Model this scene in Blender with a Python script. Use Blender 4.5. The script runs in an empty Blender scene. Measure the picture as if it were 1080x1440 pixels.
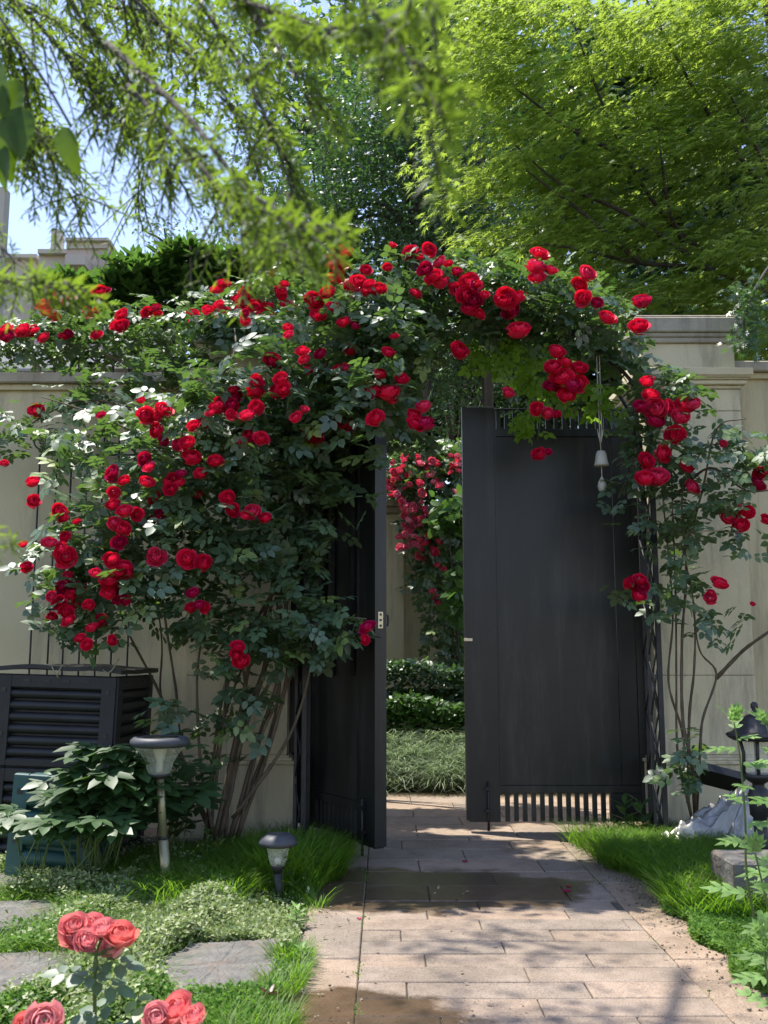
import bpy, math, random
import numpy as np
from mathutils import Vector, Matrix, noise as mnoise

random.seed(11)
RNG = np.random.default_rng(11)
sc = bpy.context.scene
COL = sc.collection

# ------------------------------------------------------------------ camera
FPX, H, TILT = 1400.0, 1.05, math.atan(205 / 1400.0)
cam_d = bpy.data.cameras.new('camera')
cam_d.sensor_fit = 'VERTICAL'
cam_d.sensor_height = 36.0
cam_d.lens = 36.0 * FPX / 1440.0
cam_d.clip_start = 0.05
cam_d.clip_end = 900.0
cam_d.dof.use_dof = True
cam_d.dof.focus_distance = 5.6
cam_d.dof.aperture_fstop = 7.0
cam = bpy.data.objects.new('camera', cam_d)
COL.objects.link(cam)
cam.location = (0, 0, H)
cam.rotation_euler = (math.pi / 2 + TILT, 0, 0)
sc.camera = cam

# ------------------------------------------------------------------ light
SUN_ELEV, SUN_AZ = math.radians(66), math.radians(-60)     # azimuth from +Y, negative = towards -X
sd = Vector((math.sin(SUN_AZ) * math.cos(SUN_ELEV), math.cos(SUN_AZ) * math.cos(SUN_ELEV), math.sin(SUN_ELEV)))
world = bpy.data.worlds.new('World')
sc.world = world
world.use_nodes = True
wt = world.node_tree
bg = wt.nodes['Background']
sky = wt.nodes.new('ShaderNodeTexSky')
sky.sky_type = 'NISHITA'
sky.sun_disc = False
sky.sun_elevation = SUN_ELEV
sky.sun_rotation = SUN_AZ
sky.air_density = 1.2
sky.dust_density = 0.4
sky.ozone_density = 3.0
tint = wt.nodes.new('ShaderNodeMix'); tint.data_type = 'RGBA'; tint.blend_type = 'MULTIPLY'
tint.inputs[0].default_value = 1.0; tint.inputs[7].default_value = (1.12, 0.95, 0.95, 1)
wt.links.new(sky.outputs[0], tint.inputs[6]); wt.links.new(tint.outputs[2], bg.inputs[0])
bg.inputs[1].default_value = 0.15
sun_d = bpy.data.lights.new('sun', 'SUN')
sun_d.energy = 4.0
sun_d.angle = math.radians(0.6)
sun_d.color = (1.0, 0.95, 0.86)
sun = bpy.data.objects.new('sun', sun_d)
COL.objects.link(sun)
sun.rotation_euler = sd.to_track_quat('Z', 'Y').to_euler()
sc.view_settings.view_transform = 'Standard'
sc.view_settings.look = 'None'
sc.view_settings.gamma = 1.0
sc.view_settings.exposure = 1.08
sc.view_settings.use_curve_mapping = False
sc.render.engine = 'CYCLES'
cy = sc.cycles
cy.use_denoising = True
cy.max_bounces = 7
cy.diffuse_bounces = 3
cy.glossy_bounces = 2
cy.transmission_bounces = 4
cy.transparent_max_bounces = 6
cy.caustics_reflective = False
cy.caustics_refractive = False
cy.sample_clamp_indirect = 6.0

# ------------------------------------------------------------------ helpers
def W(px, py, Y):
    """point on the photograph's ray through (px, py) at depth Y"""
    u, v = (px - 540) / FPX, (720 - py) / FPX
    dy, dz = math.cos(TILT) - v * math.sin(TILT), math.sin(TILT) + v * math.cos(TILT)
    t = Y / dy
    return Vector((u * t, Y, H + dz * t))

def G(px, py, z=0.0):
    u, v = (px - 540) / FPX, (720 - py) / FPX
    dy, dz = math.cos(TILT) - v * math.sin(TILT), math.sin(TILT) + v * math.cos(TILT)
    t = (z - H) / dz
    return Vector((u * t, dy * t, z))

def XW(px, Y): return W(px, 925, Y).x
def ZW(py, Y): return W(540, py, Y).z
def project(P):
    """N,3 world -> px, py, depth"""
    x, y, z = P[:, 0], P[:, 1], P[:, 2] - H
    d = y * math.cos(TILT) + z * math.sin(TILT)
    v = -y * math.sin(TILT) + z * math.cos(TILT)
    return 540 + FPX * x / d, 720 - FPX * v / d, d

def rnd(a, b): return random.uniform(a, b)

# materials ---------------------------------------------------------
def new_mat(name):
    m = bpy.data.materials.new(name)
    m.use_nodes = True
    nt = m.node_tree
    return m, nt, nt.nodes['Principled BSDF'], nt.nodes['Material Output']

def N(nt, t, **kw):
    n = nt.nodes.new(t)
    for k, v in kw.items(): setattr(n, k, v)
    return n

def ramp(nt, src, stops):
    r = N(nt, 'ShaderNodeValToRGB')
    cr = r.color_ramp
    while len(cr.elements) < len(stops): cr.elements.new(0.5)
    for e, (p, c) in zip(cr.elements, stops):
        e.position = p
        e.color = (*c, 1) if len(c) == 3 else c
    nt.links.new(src, r.inputs[0])
    return r.outputs[0]

def noise_tex(nt, scale, detail=6, rough=0.6, vec=None, dist=0.0):
    n = N(nt, 'ShaderNodeTexNoise')
    n.inputs['Scale'].default_value = scale
    n.inputs['Detail'].default_value = detail
    n.inputs['Roughness'].default_value = rough
    n.inputs['Distortion'].default_value = dist
    if vec is not None: nt.links.new(vec, n.inputs['Vector'])
    return n.outputs[0]

def mapping(nt, src, scale=(1, 1, 1)):
    m = N(nt, 'ShaderNodeMapping')
    m.inputs['Scale'].default_value = scale
    nt.links.new(src, m.inputs['Vector'])
    return m.outputs[0]

def mix(nt, a, b, fac, mode='MIX'):
    m = N(nt, 'ShaderNodeMix', data_type='RGBA', blend_type=mode)
    for i, v in ((6, a), (7, b), (0, fac)):
        s = m.inputs[i]
        if isinstance(v, (int, float)): s.default_value = v if i == 0 else (v, v, v, 1)
        elif isinstance(v, tuple): s.default_value = (*v, 1)
        else: nt.links.new(v, s)
    return m.outputs[2]

def bump(nt, bsdf, h, strength=0.3, dist=0.02):
    b = N(nt, 'ShaderNodeBump')
    b.inputs['Strength'].default_value = strength
    b.inputs['Distance'].default_value = dist
    nt.links.new(h, b.inputs['Height'])
    nt.links.new(b.outputs[0], bsdf.inputs['Normal'])

def surf_mat(name, c1, c2, scale=6, rough=0.7, bscale=60, bstr=0.2, bdist=0.01, metal=0.0, spec=0.5, stretch=(1, 1, 1), stain=None, fine=0.0):
    m, nt, b, out = new_mat(name)
    g = N(nt, 'ShaderNodeNewGeometry')
    vec = mapping(nt, g.outputs['Position'], stretch)
    n1 = noise_tex(nt, scale, 8, 0.65, vec)
    col = ramp(nt, n1, [(0.3, c1), (0.7, c2)])
    if stain:
        v2 = mapping(nt, g.outputs['Position'], (5, 5, 0.6))
        n2 = noise_tex(nt, 1.6, 6, 0.7, v2)
        f = ramp(nt, n2, [(0.5, (0, 0, 0)), (0.78, (1, 1, 1))])
        col = mix(nt, col, stain, f)
    if fine:
        n3 = noise_tex(nt, 240, 2, 0.5, g.outputs['Position'])
        f = ramp(nt, n3, [(0.35, (1 - fine,) * 3), (0.65, (1 + fine,) * 3)])
        col = mix(nt, col, f, 1.0, 'MULTIPLY')
    nt.links.new(col, b.inputs['Base Color'])
    b.inputs['Roughness'].default_value = rough
    b.inputs['Metallic'].default_value = metal
    b.inputs['Specular IOR Level'].default_value = spec
    h = noise_tex(nt, bscale, 5, 0.6, g.outputs['Position'])
    bump(nt, b, h, bstr, bdist)
    return m

def leaf_mat(name, stops, trans, tfac=0.35, rough=0.4, spec=0.5, back=None):
    """stops: colours picked by the per-leaf random attribute; trans: colour of light coming through"""
    m, nt, b, out = new_mat(name)
    a = N(nt, 'ShaderNodeAttribute', attribute_name='rnd')
    col = ramp(nt, a.outputs['Fac'], stops)
    g = N(nt, 'ShaderNodeNewGeometry')
    if back: col = mix(nt, col, back, g.outputs['Backfacing'])
    n = noise_tex(nt, 45, 2, 0.5, g.outputs['Position'])
    v = ramp(nt, n, [(0.3, (0.75,) * 3), (0.7, (1.2,) * 3)])
    col = mix(nt, col, v, 1.0, 'MULTIPLY')
    nt.links.new(col, b.inputs['Base Color'])
    b.inputs['Roughness'].default_value = rough
    b.inputs['Specular IOR Level'].default_value = spec
    t = N(nt, 'ShaderNodeBsdfTranslucent')
    tc = mix(nt, trans, col, 0.25)
    nt.links.new(tc, t.inputs['Color'])
    ms = N(nt, 'ShaderNodeMixShader')
    ms.inputs[0].default_value = tfac
    nt.links.new(b.outputs[0], ms.inputs[1])
    nt.links.new(t.outputs[0], ms.inputs[2])
    nt.links.new(ms.outputs[0], out.inputs[0])
    return m

# mesh building -----------------------------------------------------
class MB:
    def __init__(self): self.v, self.f, self.sm = [], [], []
    def add(self, vs, fs, smooth=False):
        o = len(self.v)
        self.v += [tuple(p) for p in vs]
        self.f += [tuple(i + o for i in f) for f in fs]
        self.sm += [smooth] * len(fs)
        return self
    def box(self, x0, x1, y0, y1, z0, z1, bev=0.0, M=None):
        if bev:
            vs, r = [], bev
            for z, i in ((z0, r), (z0 + r, 0), (z1 - r, 0), (z1, r)):
                for (x, y) in ((x0 + i, y0 + i), (x1 - i, y0 + i), (x1 - i, y1 - i), (x0 + i, y1 - i)):
                    vs.append((x, y, z))
            # chamfered vertical edges are left sharp: rings only
            fs = [(3, 2, 1, 0), (12, 13, 14, 15)]
            for k in range(3):
                for j in range(4):
                    a, b = k * 4 + j, k * 4 + (j + 1) % 4
                    fs.append((a, b, b + 4, a + 4))
        else:
            vs = [(x, y, z) for z in (z0, z1) for (x, y) in ((x0, y0), (x1, y0), (x1, y1), (x0, y1))]
            fs = [(3, 2, 1, 0), (4, 5, 6, 7), (0, 1, 5, 4), (1, 2, 6, 5), (2, 3, 7, 6), (3, 0, 4, 7)]
        if M is not None: vs = [M @ Vector(p) for p in vs]
        return self.add(vs, fs)
    def lathe(self, prof, c=(0, 0, 0), seg=24, squash=None, flute=None, cap=True):
        vs, fs = [], []
        for k, (r, z) in enumerate(prof):
            for j in range(seg):
                a = 2 * math.pi * j / seg
                rr = r * (1 + (flute * (1 if j % 2 else -1) if flute else 0))
                vs.append((c[0] + rr * math.cos(a), c[1] + rr * math.sin(a), c[2] + z))
        for k in range(len(prof) - 1):
            for j in range(seg):
                a, b = k * seg + j, k * seg + (j + 1) % seg
                fs.append((a, b, b + seg, a + seg))
        if cap:
            fs.append(tuple(range(seg))[::-1])
            fs.append(tuple((len(prof) - 1) * seg + j for j in range(seg)))
        return self.add(vs, fs, not flute)
    def tube(self, pts, radii, seg=6, smooth=True):
        pts = [Vector(p) for p in pts]
        if not hasattr(radii, '__len__'): radii = [radii] * len(pts)
        vs, fs = [], []
        up = Vector((0.123, 0.97, 0.2)).normalized()
        for i, p in enumerate(pts):
            d = (pts[min(i + 1, len(pts) - 1)] - pts[max(i - 1, 0)])
            if d.length < 1e-9: d = Vector((0, 0, 1))
            d.normalize()
            s = d.cross(up)
            if s.length < 1e-3: s = d.cross(Vector((1, 0, 0)))
            s.normalize(); t = d.cross(s)
            for j in range(seg):
                a = 2 * math.pi * j / seg
                vs.append(p + (s * math.cos(a) + t * math.sin(a)) * radii[i])
        for i in range(len(pts) - 1):
            for j in range(seg):
                a, b = i * seg + j, i * seg + (j + 1) % seg
                fs.append((a, b, b + seg, a + seg))
        fs.append(tuple(range(seg))[::-1]); fs.append(tuple((len(pts) - 1) * seg + j for j in range(seg)))
        return self.add(vs, fs, smooth)
    def build(self, name, mat, parent=None, kind=None, label=None):
        off = Vector(parent_loc(parent))
        me = bpy.data.meshes.new(name)
        me.from_pydata([tuple(Vector(p) - off) for p in self.v], [], self.f)
        me.polygons.foreach_set('use_smooth', self.sm)
        me.materials.append(mat)
        me.update()
        o = bpy.data.objects.new(name, me)
        COL.objects.link(o)
        if parent: o.parent = parent
        if kind: o['kind'] = kind
        if label: o['label'] = label
        return o

def parent_loc(p):
    v = Vector((0, 0, 0))
    while p is not None:
        v += Vector(p.location); p = p.parent
    return v

def thing(name, loc, label, cat, group=None):
    o = bpy.data.objects.new(name, None)
    o.empty_display_size = 0.1
    COL.objects.link(o)
    o.location = loc
    o['label'] = label; o['category'] = cat
    if group: o['group'] = group
    return o

def tag(o, label, cat, group=None):
    o['label'] = label; o['category'] = cat
    if group: o['group'] = group
    return o

def spline(pts, n=8):
    P = [Vector(p) for p in pts]
    P = [P[0] * 2 - P[1]] + P + [P[-1] * 2 - P[-2]]
    out = []
    for i in range(1, len(P) - 2):
        for k in range(n):
            t = k / n
            a, b, c, d = P[i - 1:i + 3]
            out.append(0.5 * ((2 * b) + (c - a) * t + (2 * a - 5 * b + 4 * c - d) * t * t + (3 * b - a - 3 * c + d) * t ** 3))
    out.append(P[-2])
    return out

# scatter -----------------------------------------------------------
def norm(a): return a / np.maximum(np.linalg.norm(a, axis=1, keepdims=True), 1e-9)

def frames(axis, normal):
    """rotation matrices with local +Y = axis, local +Z ~ normal"""
    y = norm(axis)
    x = norm(np.cross(y, normal))
    z = np.cross(x, y)
    return np.stack([x, y, z], axis=2)

def tri_mesh(name, V, T, rv, mat, smooth=False):
    me = bpy.data.meshes.new(name)
    me.vertices.add(len(V)); me.vertices.foreach_set('co', V.astype(np.float32).ravel())
    me.loops.add(len(T) * 3); me.loops.foreach_set('vertex_index', T.astype(np.int32).ravel())
    me.polygons.add(len(T)); me.polygons.foreach_set('loop_start', np.arange(0, len(T) * 3, 3, dtype=np.int32))
    if smooth: me.polygons.foreach_set('use_smooth', np.ones(len(T), dtype=bool))
    at = me.attributes.new('rnd', 'FLOAT', 'POINT')
    at.data.foreach_set('value', rv.astype(np.float32))
    me.materials.append(mat)
    me.update(calc_edges=True)
    return me

def scatter(name, tmpl, P, R, S, mat, parent=None, kind='stuff', rv=None, smooth=False):
    """one mesh of many copies of tmpl = (V, T)"""
    V, T = tmpl
    n = len(P)
    if n == 0: return None
    if rv is None: rv = RNG.random(n)
    S = np.broadcast_to(np.asarray(S, float).reshape(n, -1), (n, 3)) if np.ndim(S) else np.full((n, 3), S)
    pts = np.einsum('nij,nkj->nki', R, V[None] * S[:, None, :]) + P[:, None, :] - np.array(parent_loc(parent))[None, None]
    tt = T[None] + (np.arange(n) * len(V))[:, None, None]
    me = tri_mesh(name, pts.reshape(-1, 3), tt.reshape(-1, 3), np.repeat(rv, len(V)), mat, smooth)
    o = bpy.data.objects.new(name, me)
    COL.objects.link(o)
    if parent: o.parent = parent
    if kind: o['kind'] = kind
    return o

_variants = {}
def piece_objects(name, tmpl, key, P, R, S, mat, parent, rv, smooth=False):
    k8 = _variants.get(key)
    if k8 is None:
        k8 = [tri_mesh(name, tmpl[0], tmpl[1], np.full(len(tmpl[0]), (i + 0.5) / 8), mat, smooth) for i in range(8)]
        _variants[key] = k8
    off = parent_loc(parent)
    for p, r, s, q in zip(P, R, S, rv):
        o = bpy.data.objects.new(name, k8[min(7, int(q * 8))])
        COL.objects.link(o)
        o.parent = parent
        M = Matrix([list(row) for row in r]).to_4x4()
        o.matrix_basis = Matrix.Translation(Vector(p) - off) @ M @ Matrix.Diagonal((s, s, s, 1))

def foliage(parent, tmpl, key, P, R, S, mat, n_parts=300, part='leaf', rest='foliage', smooth=False, rv=None):
    n = len(P)
    S = np.broadcast_to(np.asarray(S, float), (n,)).copy()
    if rv is None: rv = RNG.random(n)
    px, py, d = project(P)
    score = S / np.maximum(d, 0.2) ** 1.0
    score = score - 0.02 * (d - d.min()) * score.mean() * 40
    score[(px < 4) | (px > 1076) | (py < 4) | (py > 1436) | (d < 0.1)] = -1e9
    order = np.argsort(-score)
    a = order[:n_parts]; a = a[score[a] > -1e8]
    b = np.setdiff1d(np.arange(n), a)
    piece_objects(part, tmpl, key, P[a], R[a], S[a], mat, parent, rv[a], smooth)
    if len(b): scatter(rest, tmpl, P[b], R[b], S[b], mat, parent, 'stuff', rv[b], smooth)

# leaf templates: axis +Y, normal +Z --------------------------------
def leaflet(L=1.0, Wd=0.6, fold=0.15, bend=-0.12, o=(0, 0), ang=0.0, sharp=1.0):
    """8-triangle leaf blade"""
    ys = [0, 0.28, 0.66, 1.0]
    ws = [0, 0.47 * Wd, 0.42 * Wd / sharp, 0]
    V = []
    for y, w in zip(ys, ws):
        zc = bend * y * y
        if w == 0: V.append((0, y * L, zc * L))
        else: V += [(-w * L, y * L, (zc + fold * w) * L), (0, y * L, zc * L), (w * L, y * L, (zc + fold * w) * L)]
    T = [(0, 2, 1), (0, 3, 2), (1, 2, 5), (1, 5, 4), (2, 3, 6), (2, 6, 5), (4, 5, 7), (5, 6, 7)]
    V = np.array(V, float); T = np.array(T)
    T = T[:, ::1]
    c, s = math.cos(ang), math.sin(ang)
    x = V[:, 0] * c - V[:, 1] * s + o[0]; y = V[:, 0] * s + V[:, 1] * c + o[1]
    V = np.stack([x, y, V[:, 2]], 1)
    return V, T

def merge(ts):
    Vs, Ts, o = [], [], 0
    for V, T in ts:
        Vs.append(V); Ts.append(T + o); o += len(V)
    return np.concatenate(Vs), np.concatenate(Ts)

def compound(n_pairs=2, L=0.42, Wd=0.68):
    ts = [leaflet(L * 1.1, Wd, o=(0, 0.55))]
    for i in range(n_pairs):
        y = 0.14 + 0.30 * i
        for s in (-1, 1):
            V, T = leaflet(L * (0.85 + 0.1 * i), Wd, o=(s * 0.02, y), ang=-s * 1.05)
            V[:, 2] += -0.05 * abs(V[:, 0])
            ts.append((V, T))
    ts.append((np.array([(-0.008, 0, 0), (0.008, 0, 0), (0.006, 0.6, -0.02), (-0.006, 0.6, -0.02)]), np.array([(0, 1, 2), (0, 2, 3)])))
    return merge(ts)

def maple_leaf():
    V = [(0, 0.15, 0)]
    tips = [(-2.25, .55), (-1.35, .8), (-0.62, .98), (0, 1.1), (0.62, .98), (1.35, .8), (2.25, .55)]
    out = []
    for i, (a, r) in enumerate(tips):
        out.append((math.sin(a) * r * 0.62, 0.15 + math.cos(a) * r * 0.62, -0.10 * r * r))
        if i < len(tips) - 1:
            m = (a + tips[i + 1][0]) / 2
            out.append((math.sin(m) * 0.2, 0.15 + math.cos(m) * 0.2, 0.0))
    V += out
    T = [(0, i + 1, i) for i in range(1, len(out))]
    return np.array(V), np.array(T)

def needle(Wd=0.17, bend=-0.15):
    V = [(0, 0, 0), (-Wd / 2, 0.4, bend * .16 + .02), (0, 0.4, bend * .16), (Wd / 2, 0.4, bend * .16 + .02), (0, 1, bend)]
    return np.array(V), np.array([(0, 2, 1), (0, 3, 2), (1, 2, 4), (2, 3, 4)])

def blade(Wd=0.05, bend=0.35):
    V = [(-Wd / 2, 0, 0), (Wd / 2, 0, 0), (-Wd * .42, .4, bend * .12), (Wd * .42, .4, bend * .12), (-Wd * .28, .75, bend * .5), (Wd * .28, .75, bend * .5), (0, 1, bend)]
    return np.array(V), np.array([(0, 1, 3), (0, 3, 2), (2, 3, 5), (2, 5, 4), (4, 5, 6)])

def diamond(): return np.array([(0, 0, 0), (-.27, .5, .05), (0, .5, -.03), (.27, .5, .05), (0, 1, -.1)]), np.array([(0, 2, 1), (0, 3, 2), (1, 2, 4), (2, 3, 4)])

T_ROSE, T_MAPLE, T_NEEDLE, T_BLADE, T_DIA = compound(), maple_leaf(), needle(), blade(), diamond()
T_OVAL = leaflet(1, 0.55)
T_LANCE = leaflet(1, 0.34, bend=-0.2)
def bigleaf(Wd=.52, n=11):
    V, T = [], []
    for i in range(n):
        y = i / (n - 1); w = Wd * .5 * (math.sin(math.pi * y ** .8) ** .8) * (1 - .25 * y) if 0 < y < 1 else 0
        zc = -.18 * y * y
        for u in (-1, -.5, 0, .5, 1): V.append((u * w, y, zc + .16 * abs(u) * w * 2 + (.012 * (-1) ** i if abs(u) == 1 else 0)))
    for i in range(n - 1):
        for j in range(4):
            a = i * 5 + j; T += [(a, a + 1, a + 6), (a, a + 6, a + 5)]
    return np.array(V), np.array(T)

def rand_dirs(n): return norm(RNG.normal(size=(n, 3)))

def blob_points(blobs):
    """blobs (px, py, rx, ry, Y, rY, n): ellipsoids of foliage given by where they show in the photo and how deep they stand"""
    out = []
    for (px, py, rx, ry, Y, rY, n) in blobs:
        d = rand_dirs(n) * (RNG.random((n, 1)) ** 0.42)
        c = W(px, py, Y); k = Y / FPX
        out.append(np.array(c)[None] + d * np.array([rx * k, rY, ry * k])[None])
    return np.concatenate(out)

def leaf_frames(n, up=0.75, face=-0.35, spread=0.75, droop=-0.25):
    nrm = norm(rand_dirs(n) * spread + np.array([0, face, up])[None])
    ax = rand_dirs(n); ax[:, 2] = ax[:, 2] * 0.5 + droop
    return frames(ax, nrm)

# ------------------------------------------------------------------ materials
M = {}
M['plaster'] = surf_mat('plaster', (0.54, 0.465, 0.28), (0.60, 0.52, 0.33), 3, 0.9, 90, 0.25, 0.006, stain=(0.27, 0.235, 0.16), fine=0.04)
M['stone'] = surf_mat('cast_stone', (0.60, 0.52, 0.33), (0.68, 0.595, 0.395), 4, 0.85, 110, 0.3, 0.006, stain=(0.27, 0.235, 0.165), fine=0.08)
M['coping'] = surf_mat('weathered_coping', (0.32, 0.27, 0.20), (0.44, 0.40, 0.30), 7, 0.9, 60, 0.45, 0.012, stain=(0.14, 0.13, 0.10))
M['gate'] = surf_mat('gate_paint', (0.009, 0.010, 0.0095), (0.018, 0.019, 0.018), 2.2, 0.36, 3, 0.12, 0.02, spec=0.42, stretch=(2.5, 2.5, 0.8), stain=(0.05, 0.05, 0.047))
M['iron'] = surf_mat('black_iron', (0.012, 0.012, 0.013), (0.03, 0.03, 0.03), 20, 0.5, 120, 0.3, 0.003)
M['brass'] = surf_mat('lock_metal', (0.42, 0.38, 0.26), (0.55, 0.5, 0.36), 40, 0.35, 80, 0.1, 0.002, metal=0.8)
M['bin'] = surf_mat('black_plastic', (0.010, 0.0105, 0.011), (0.024, 0.025, 0.026), 6, 0.5, 70, 0.12, 0.004, spec=0.4)
M['teal'] = surf_mat('teal_plastic', (0.02, 0.075, 0.07), (0.035, 0.11, 0.10), 7, 0.5, 60, 0.1, 0.004)
M['lampcap'] = surf_mat('lamp_cap', (0.035, 0.038, 0.046), (0.065, 0.07, 0.08), 30, 0.55, 90, 0.1, 0.002)
M['steel'] = surf_mat('brushed_steel', (0.24, 0.23, 0.13), (0.36, 0.34, 0.22), 20, 0.35, 200, 0.05, 0.001, metal=0.45, stretch=(8, 8, 0.3))
M['cane'] = surf_mat('rose_cane', (0.07, 0.05, 0.03), (0.16, 0.12, 0.075), 30, 0.85, 70, 0.6, 0.006, stretch=(1, 1, .3))
M['stem'] = surf_mat('green_stem', (0.06, 0.11, 0.02), (0.10, 0.14, 0.035), 30, 0.6, 70, 0.2, 0.003)
M['bark'] = surf_mat('bark', (0.035, 0.028, 0.02), (0.09, 0.075, 0.055), 14, 0.9, 30, 0.7, 0.03, stretch=(1, 1, .25))
M['soil'] = surf_mat('soil', (0.035, 0.03, 0.018), (0.07, 0.075, 0.03), 9, 0.95, 50, 0.8, 0.03)
M['slate'] = surf_mat('flagstone', (0.10, 0.097, 0.088), (0.19, 0.178, 0.158), 7, 0.8, 22, 0.9, 0.03, stretch=(1, 2.2, 1), stain=(0.20, 0.14, 0.10), fine=0.12)
M['litter'] = surf_mat('litter', (0.13, 0.10, 0.065), (0.30, 0.25, 0.19), 50, 0.9, 50, 0.5, 0.01)
M['bell'] = surf_mat('bell_ceramic', (0.42, 0.41, 0.34), (0.52, 0.50, 0.42), 20, 0.5, 80, 0.1, 0.002)
M['silver'] = surf_mat('silver_sheet', (0.27, 0.26, 0.235), (0.36, 0.35, 0.32), 20, 0.3, 90, 0.1, 0.002, metal=0.35)
M['farwall'] = surf_mat('far_building', (0.40, 0.33, 0.29), (0.47, 0.40, 0.35), 0.6, 0.9, 10, 0.1, 0.02)
M['fartrim'] = surf_mat('far_trim', (0.44, 0.41, 0.34), (0.50, 0.46, 0.39), 0.6, 0.9, 10, 0.1, 0.02)
M['rooftile'] = surf_mat('roof_tile', (0.22, 0.23, 0.23), (0.36, 0.37, 0.36), 8, 0.7, 30, 0.3, 0.01)
M['deadleaf'] = leaf_mat('maroon_leaf', [(0, (0.05, 0.008, 0.012)), (1, (0.10, 0.015, 0.02))], (0.2, 0.02, 0.02), 0.2)

m, nt, b, out = new_mat('lamp_glass')
b.inputs['Base Color'].default_value = (0.80, 0.83, 0.70, 1)
b.inputs['Roughness'].default_value = 0.12
b.inputs['Transmission Weight'].default_value = 0.0
b.inputs['IOR'].default_value = 1.3
b.inputs['Alpha'].default_value = 0.26
M['glass'] = m

# granite paving: speckled, pinkish, with wet patches of their own outline
def paving_mat(name, c1, c2, wet=True):
    m, nt, b, out = new_mat(name)
    g = N(nt, 'ShaderNodeNewGeometry'); pos = g.outputs['Position']
    oi = N(nt, 'ShaderNodeObjectInfo')
    base = ramp(nt, noise_tex(nt, 5, 6, 0.6, pos), [(0.3, c1), (0.7, c2)])
    tint = ramp(nt, oi.outputs['Random'], [(0, (0.84, 0.86, 0.88)), (0.5, (1.0, 0.98, 0.97)), (1, (1.12, 1.03, 0.96))])
    base = mix(nt, base, tint, 1.0, 'MULTIPLY')
    sp = ramp(nt, noise_tex(nt, 190, 3, 0.7, pos), [(0.38, (0.42, 0.42, 0.42)), (0.5, (1, 1, 1)), (0.68, (1.35, 1.3, 1.25))])
    base = mix(nt, base, sp, 0.75, 'MULTIPLY')
    gr = ramp(nt, noise_tex(nt, 14, 8, 0.75, pos), [(0.45, (1, 1, 1)), (0.75, (0.62, 0.6, 0.55))])
    base = mix(nt, base, gr, 0.8, 'MULTIPLY')
    gr2 = ramp(nt, noise_tex(nt, 2.3, 8, 0.7, pos, 0.6), [(0.4, (1, 1, 1)), (0.66, (0.58, 0.57, 0.54))])
    base = mix(nt, base, gr2, 0.75, 'MULTIPLY')
    rough = 0.75
    if wet:
        # wet patches: distorted distance to two spots of spilled water
        fac = None
        dn = N(nt, 'ShaderNodeTexNoise'); dn.inputs['Scale'].default_value = 2.6; dn.inputs['Detail'].default_value = 9; dn.inputs['Roughness'].default_value = 0.68
        nt.links.new(pos, dn.inputs['Vector'])
        for (cx, cy, rx, ry) in WET:
            sub = N(nt, 'ShaderNodeVectorMath', operation='SUBTRACT'); nt.links.new(pos, sub.inputs[0]); sub.inputs[1].default_value = (cx, cy, 0)
            mul = N(nt, 'ShaderNodeVectorMath', operation='MULTIPLY'); nt.links.new(sub.outputs[0], mul.inputs[0]); mul.inputs[1].default_value = (1 / rx, 1 / ry, 0)
            ln = N(nt, 'ShaderNodeVectorMath', operation='LENGTH'); nt.links.new(mul.outputs[0], ln.inputs[0])
            ad = N(nt, 'ShaderNodeMath', operation='MULTIPLY_ADD'); nt.links.new(dn.outputs[0], ad.inputs[0]); ad.inputs[1].default_value = 1.5; nt.links.new(ln.outputs['Value'], ad.inputs[2])
            f = ramp(nt, ad.outputs[0], [(0.0, (1, 1, 1)), (0.5, (1, 1, 1)), (0.56, (0, 0, 0))])
            # ramp only runs 0..1, so halve the distance first
            hv = N(nt, 'ShaderNodeMath', operation='MULTIPLY'); nt.links.new(ad.outputs[0], hv.inputs[0]); hv.inputs[1].default_value = 0.295
            nt.links.new(hv.outputs[0], f.node.inputs[0])
            fac = f if fac is None else mix(nt, fac, f, 1.0, 'LIGHTEN')
        base = mix(nt, base, mix(nt, base, (0.40, 0.36, 0.30), 1.0, 'MULTIPLY'), fac)
        rr = N(nt, 'ShaderNodeMapRange'); nt.links.new(fac, rr.inputs[0]); rr.inputs[3].default_value = 0.78; rr.inputs[4].default_value = 0.28
        nt.links.new(rr.outputs[0], b.inputs['Roughness'])
    else: b.inputs['Roughness'].default_value = rough
    nt.links.new(base, b.inputs['Base Color'])
    bump(nt, b, noise_tex(nt, 120, 4, 0.6, pos), 0.35, 0.004)
    return m
_w1, _w2, _w3 = G(600, 1252), G(470, 1430), G(560, 1248)
WET = [(_w1.x + 0.1, _w1.y + 0.02, 0.62, 0.40), (_w3.x - 0.1, _w3.y, 0.35, 0.42), (_w2.x + 0.05, _w2.y - 0.05, 0.36, 0.26)]
M['paving'] = paving_mat('granite_paving', (0.275, 0.22, 0.17), (0.37, 0.29, 0.225))
M['roadslab'] = paving_mat('road_paving', (0.34, 0.265, 0.20), (0.42, 0.32, 0.24), wet=False)
M['joint'] = surf_mat('joint_sand', (0.07, 0.06, 0.045), (0.13, 0.11, 0.08), 20, 0.95, 90, 0.6, 0.01)

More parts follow.
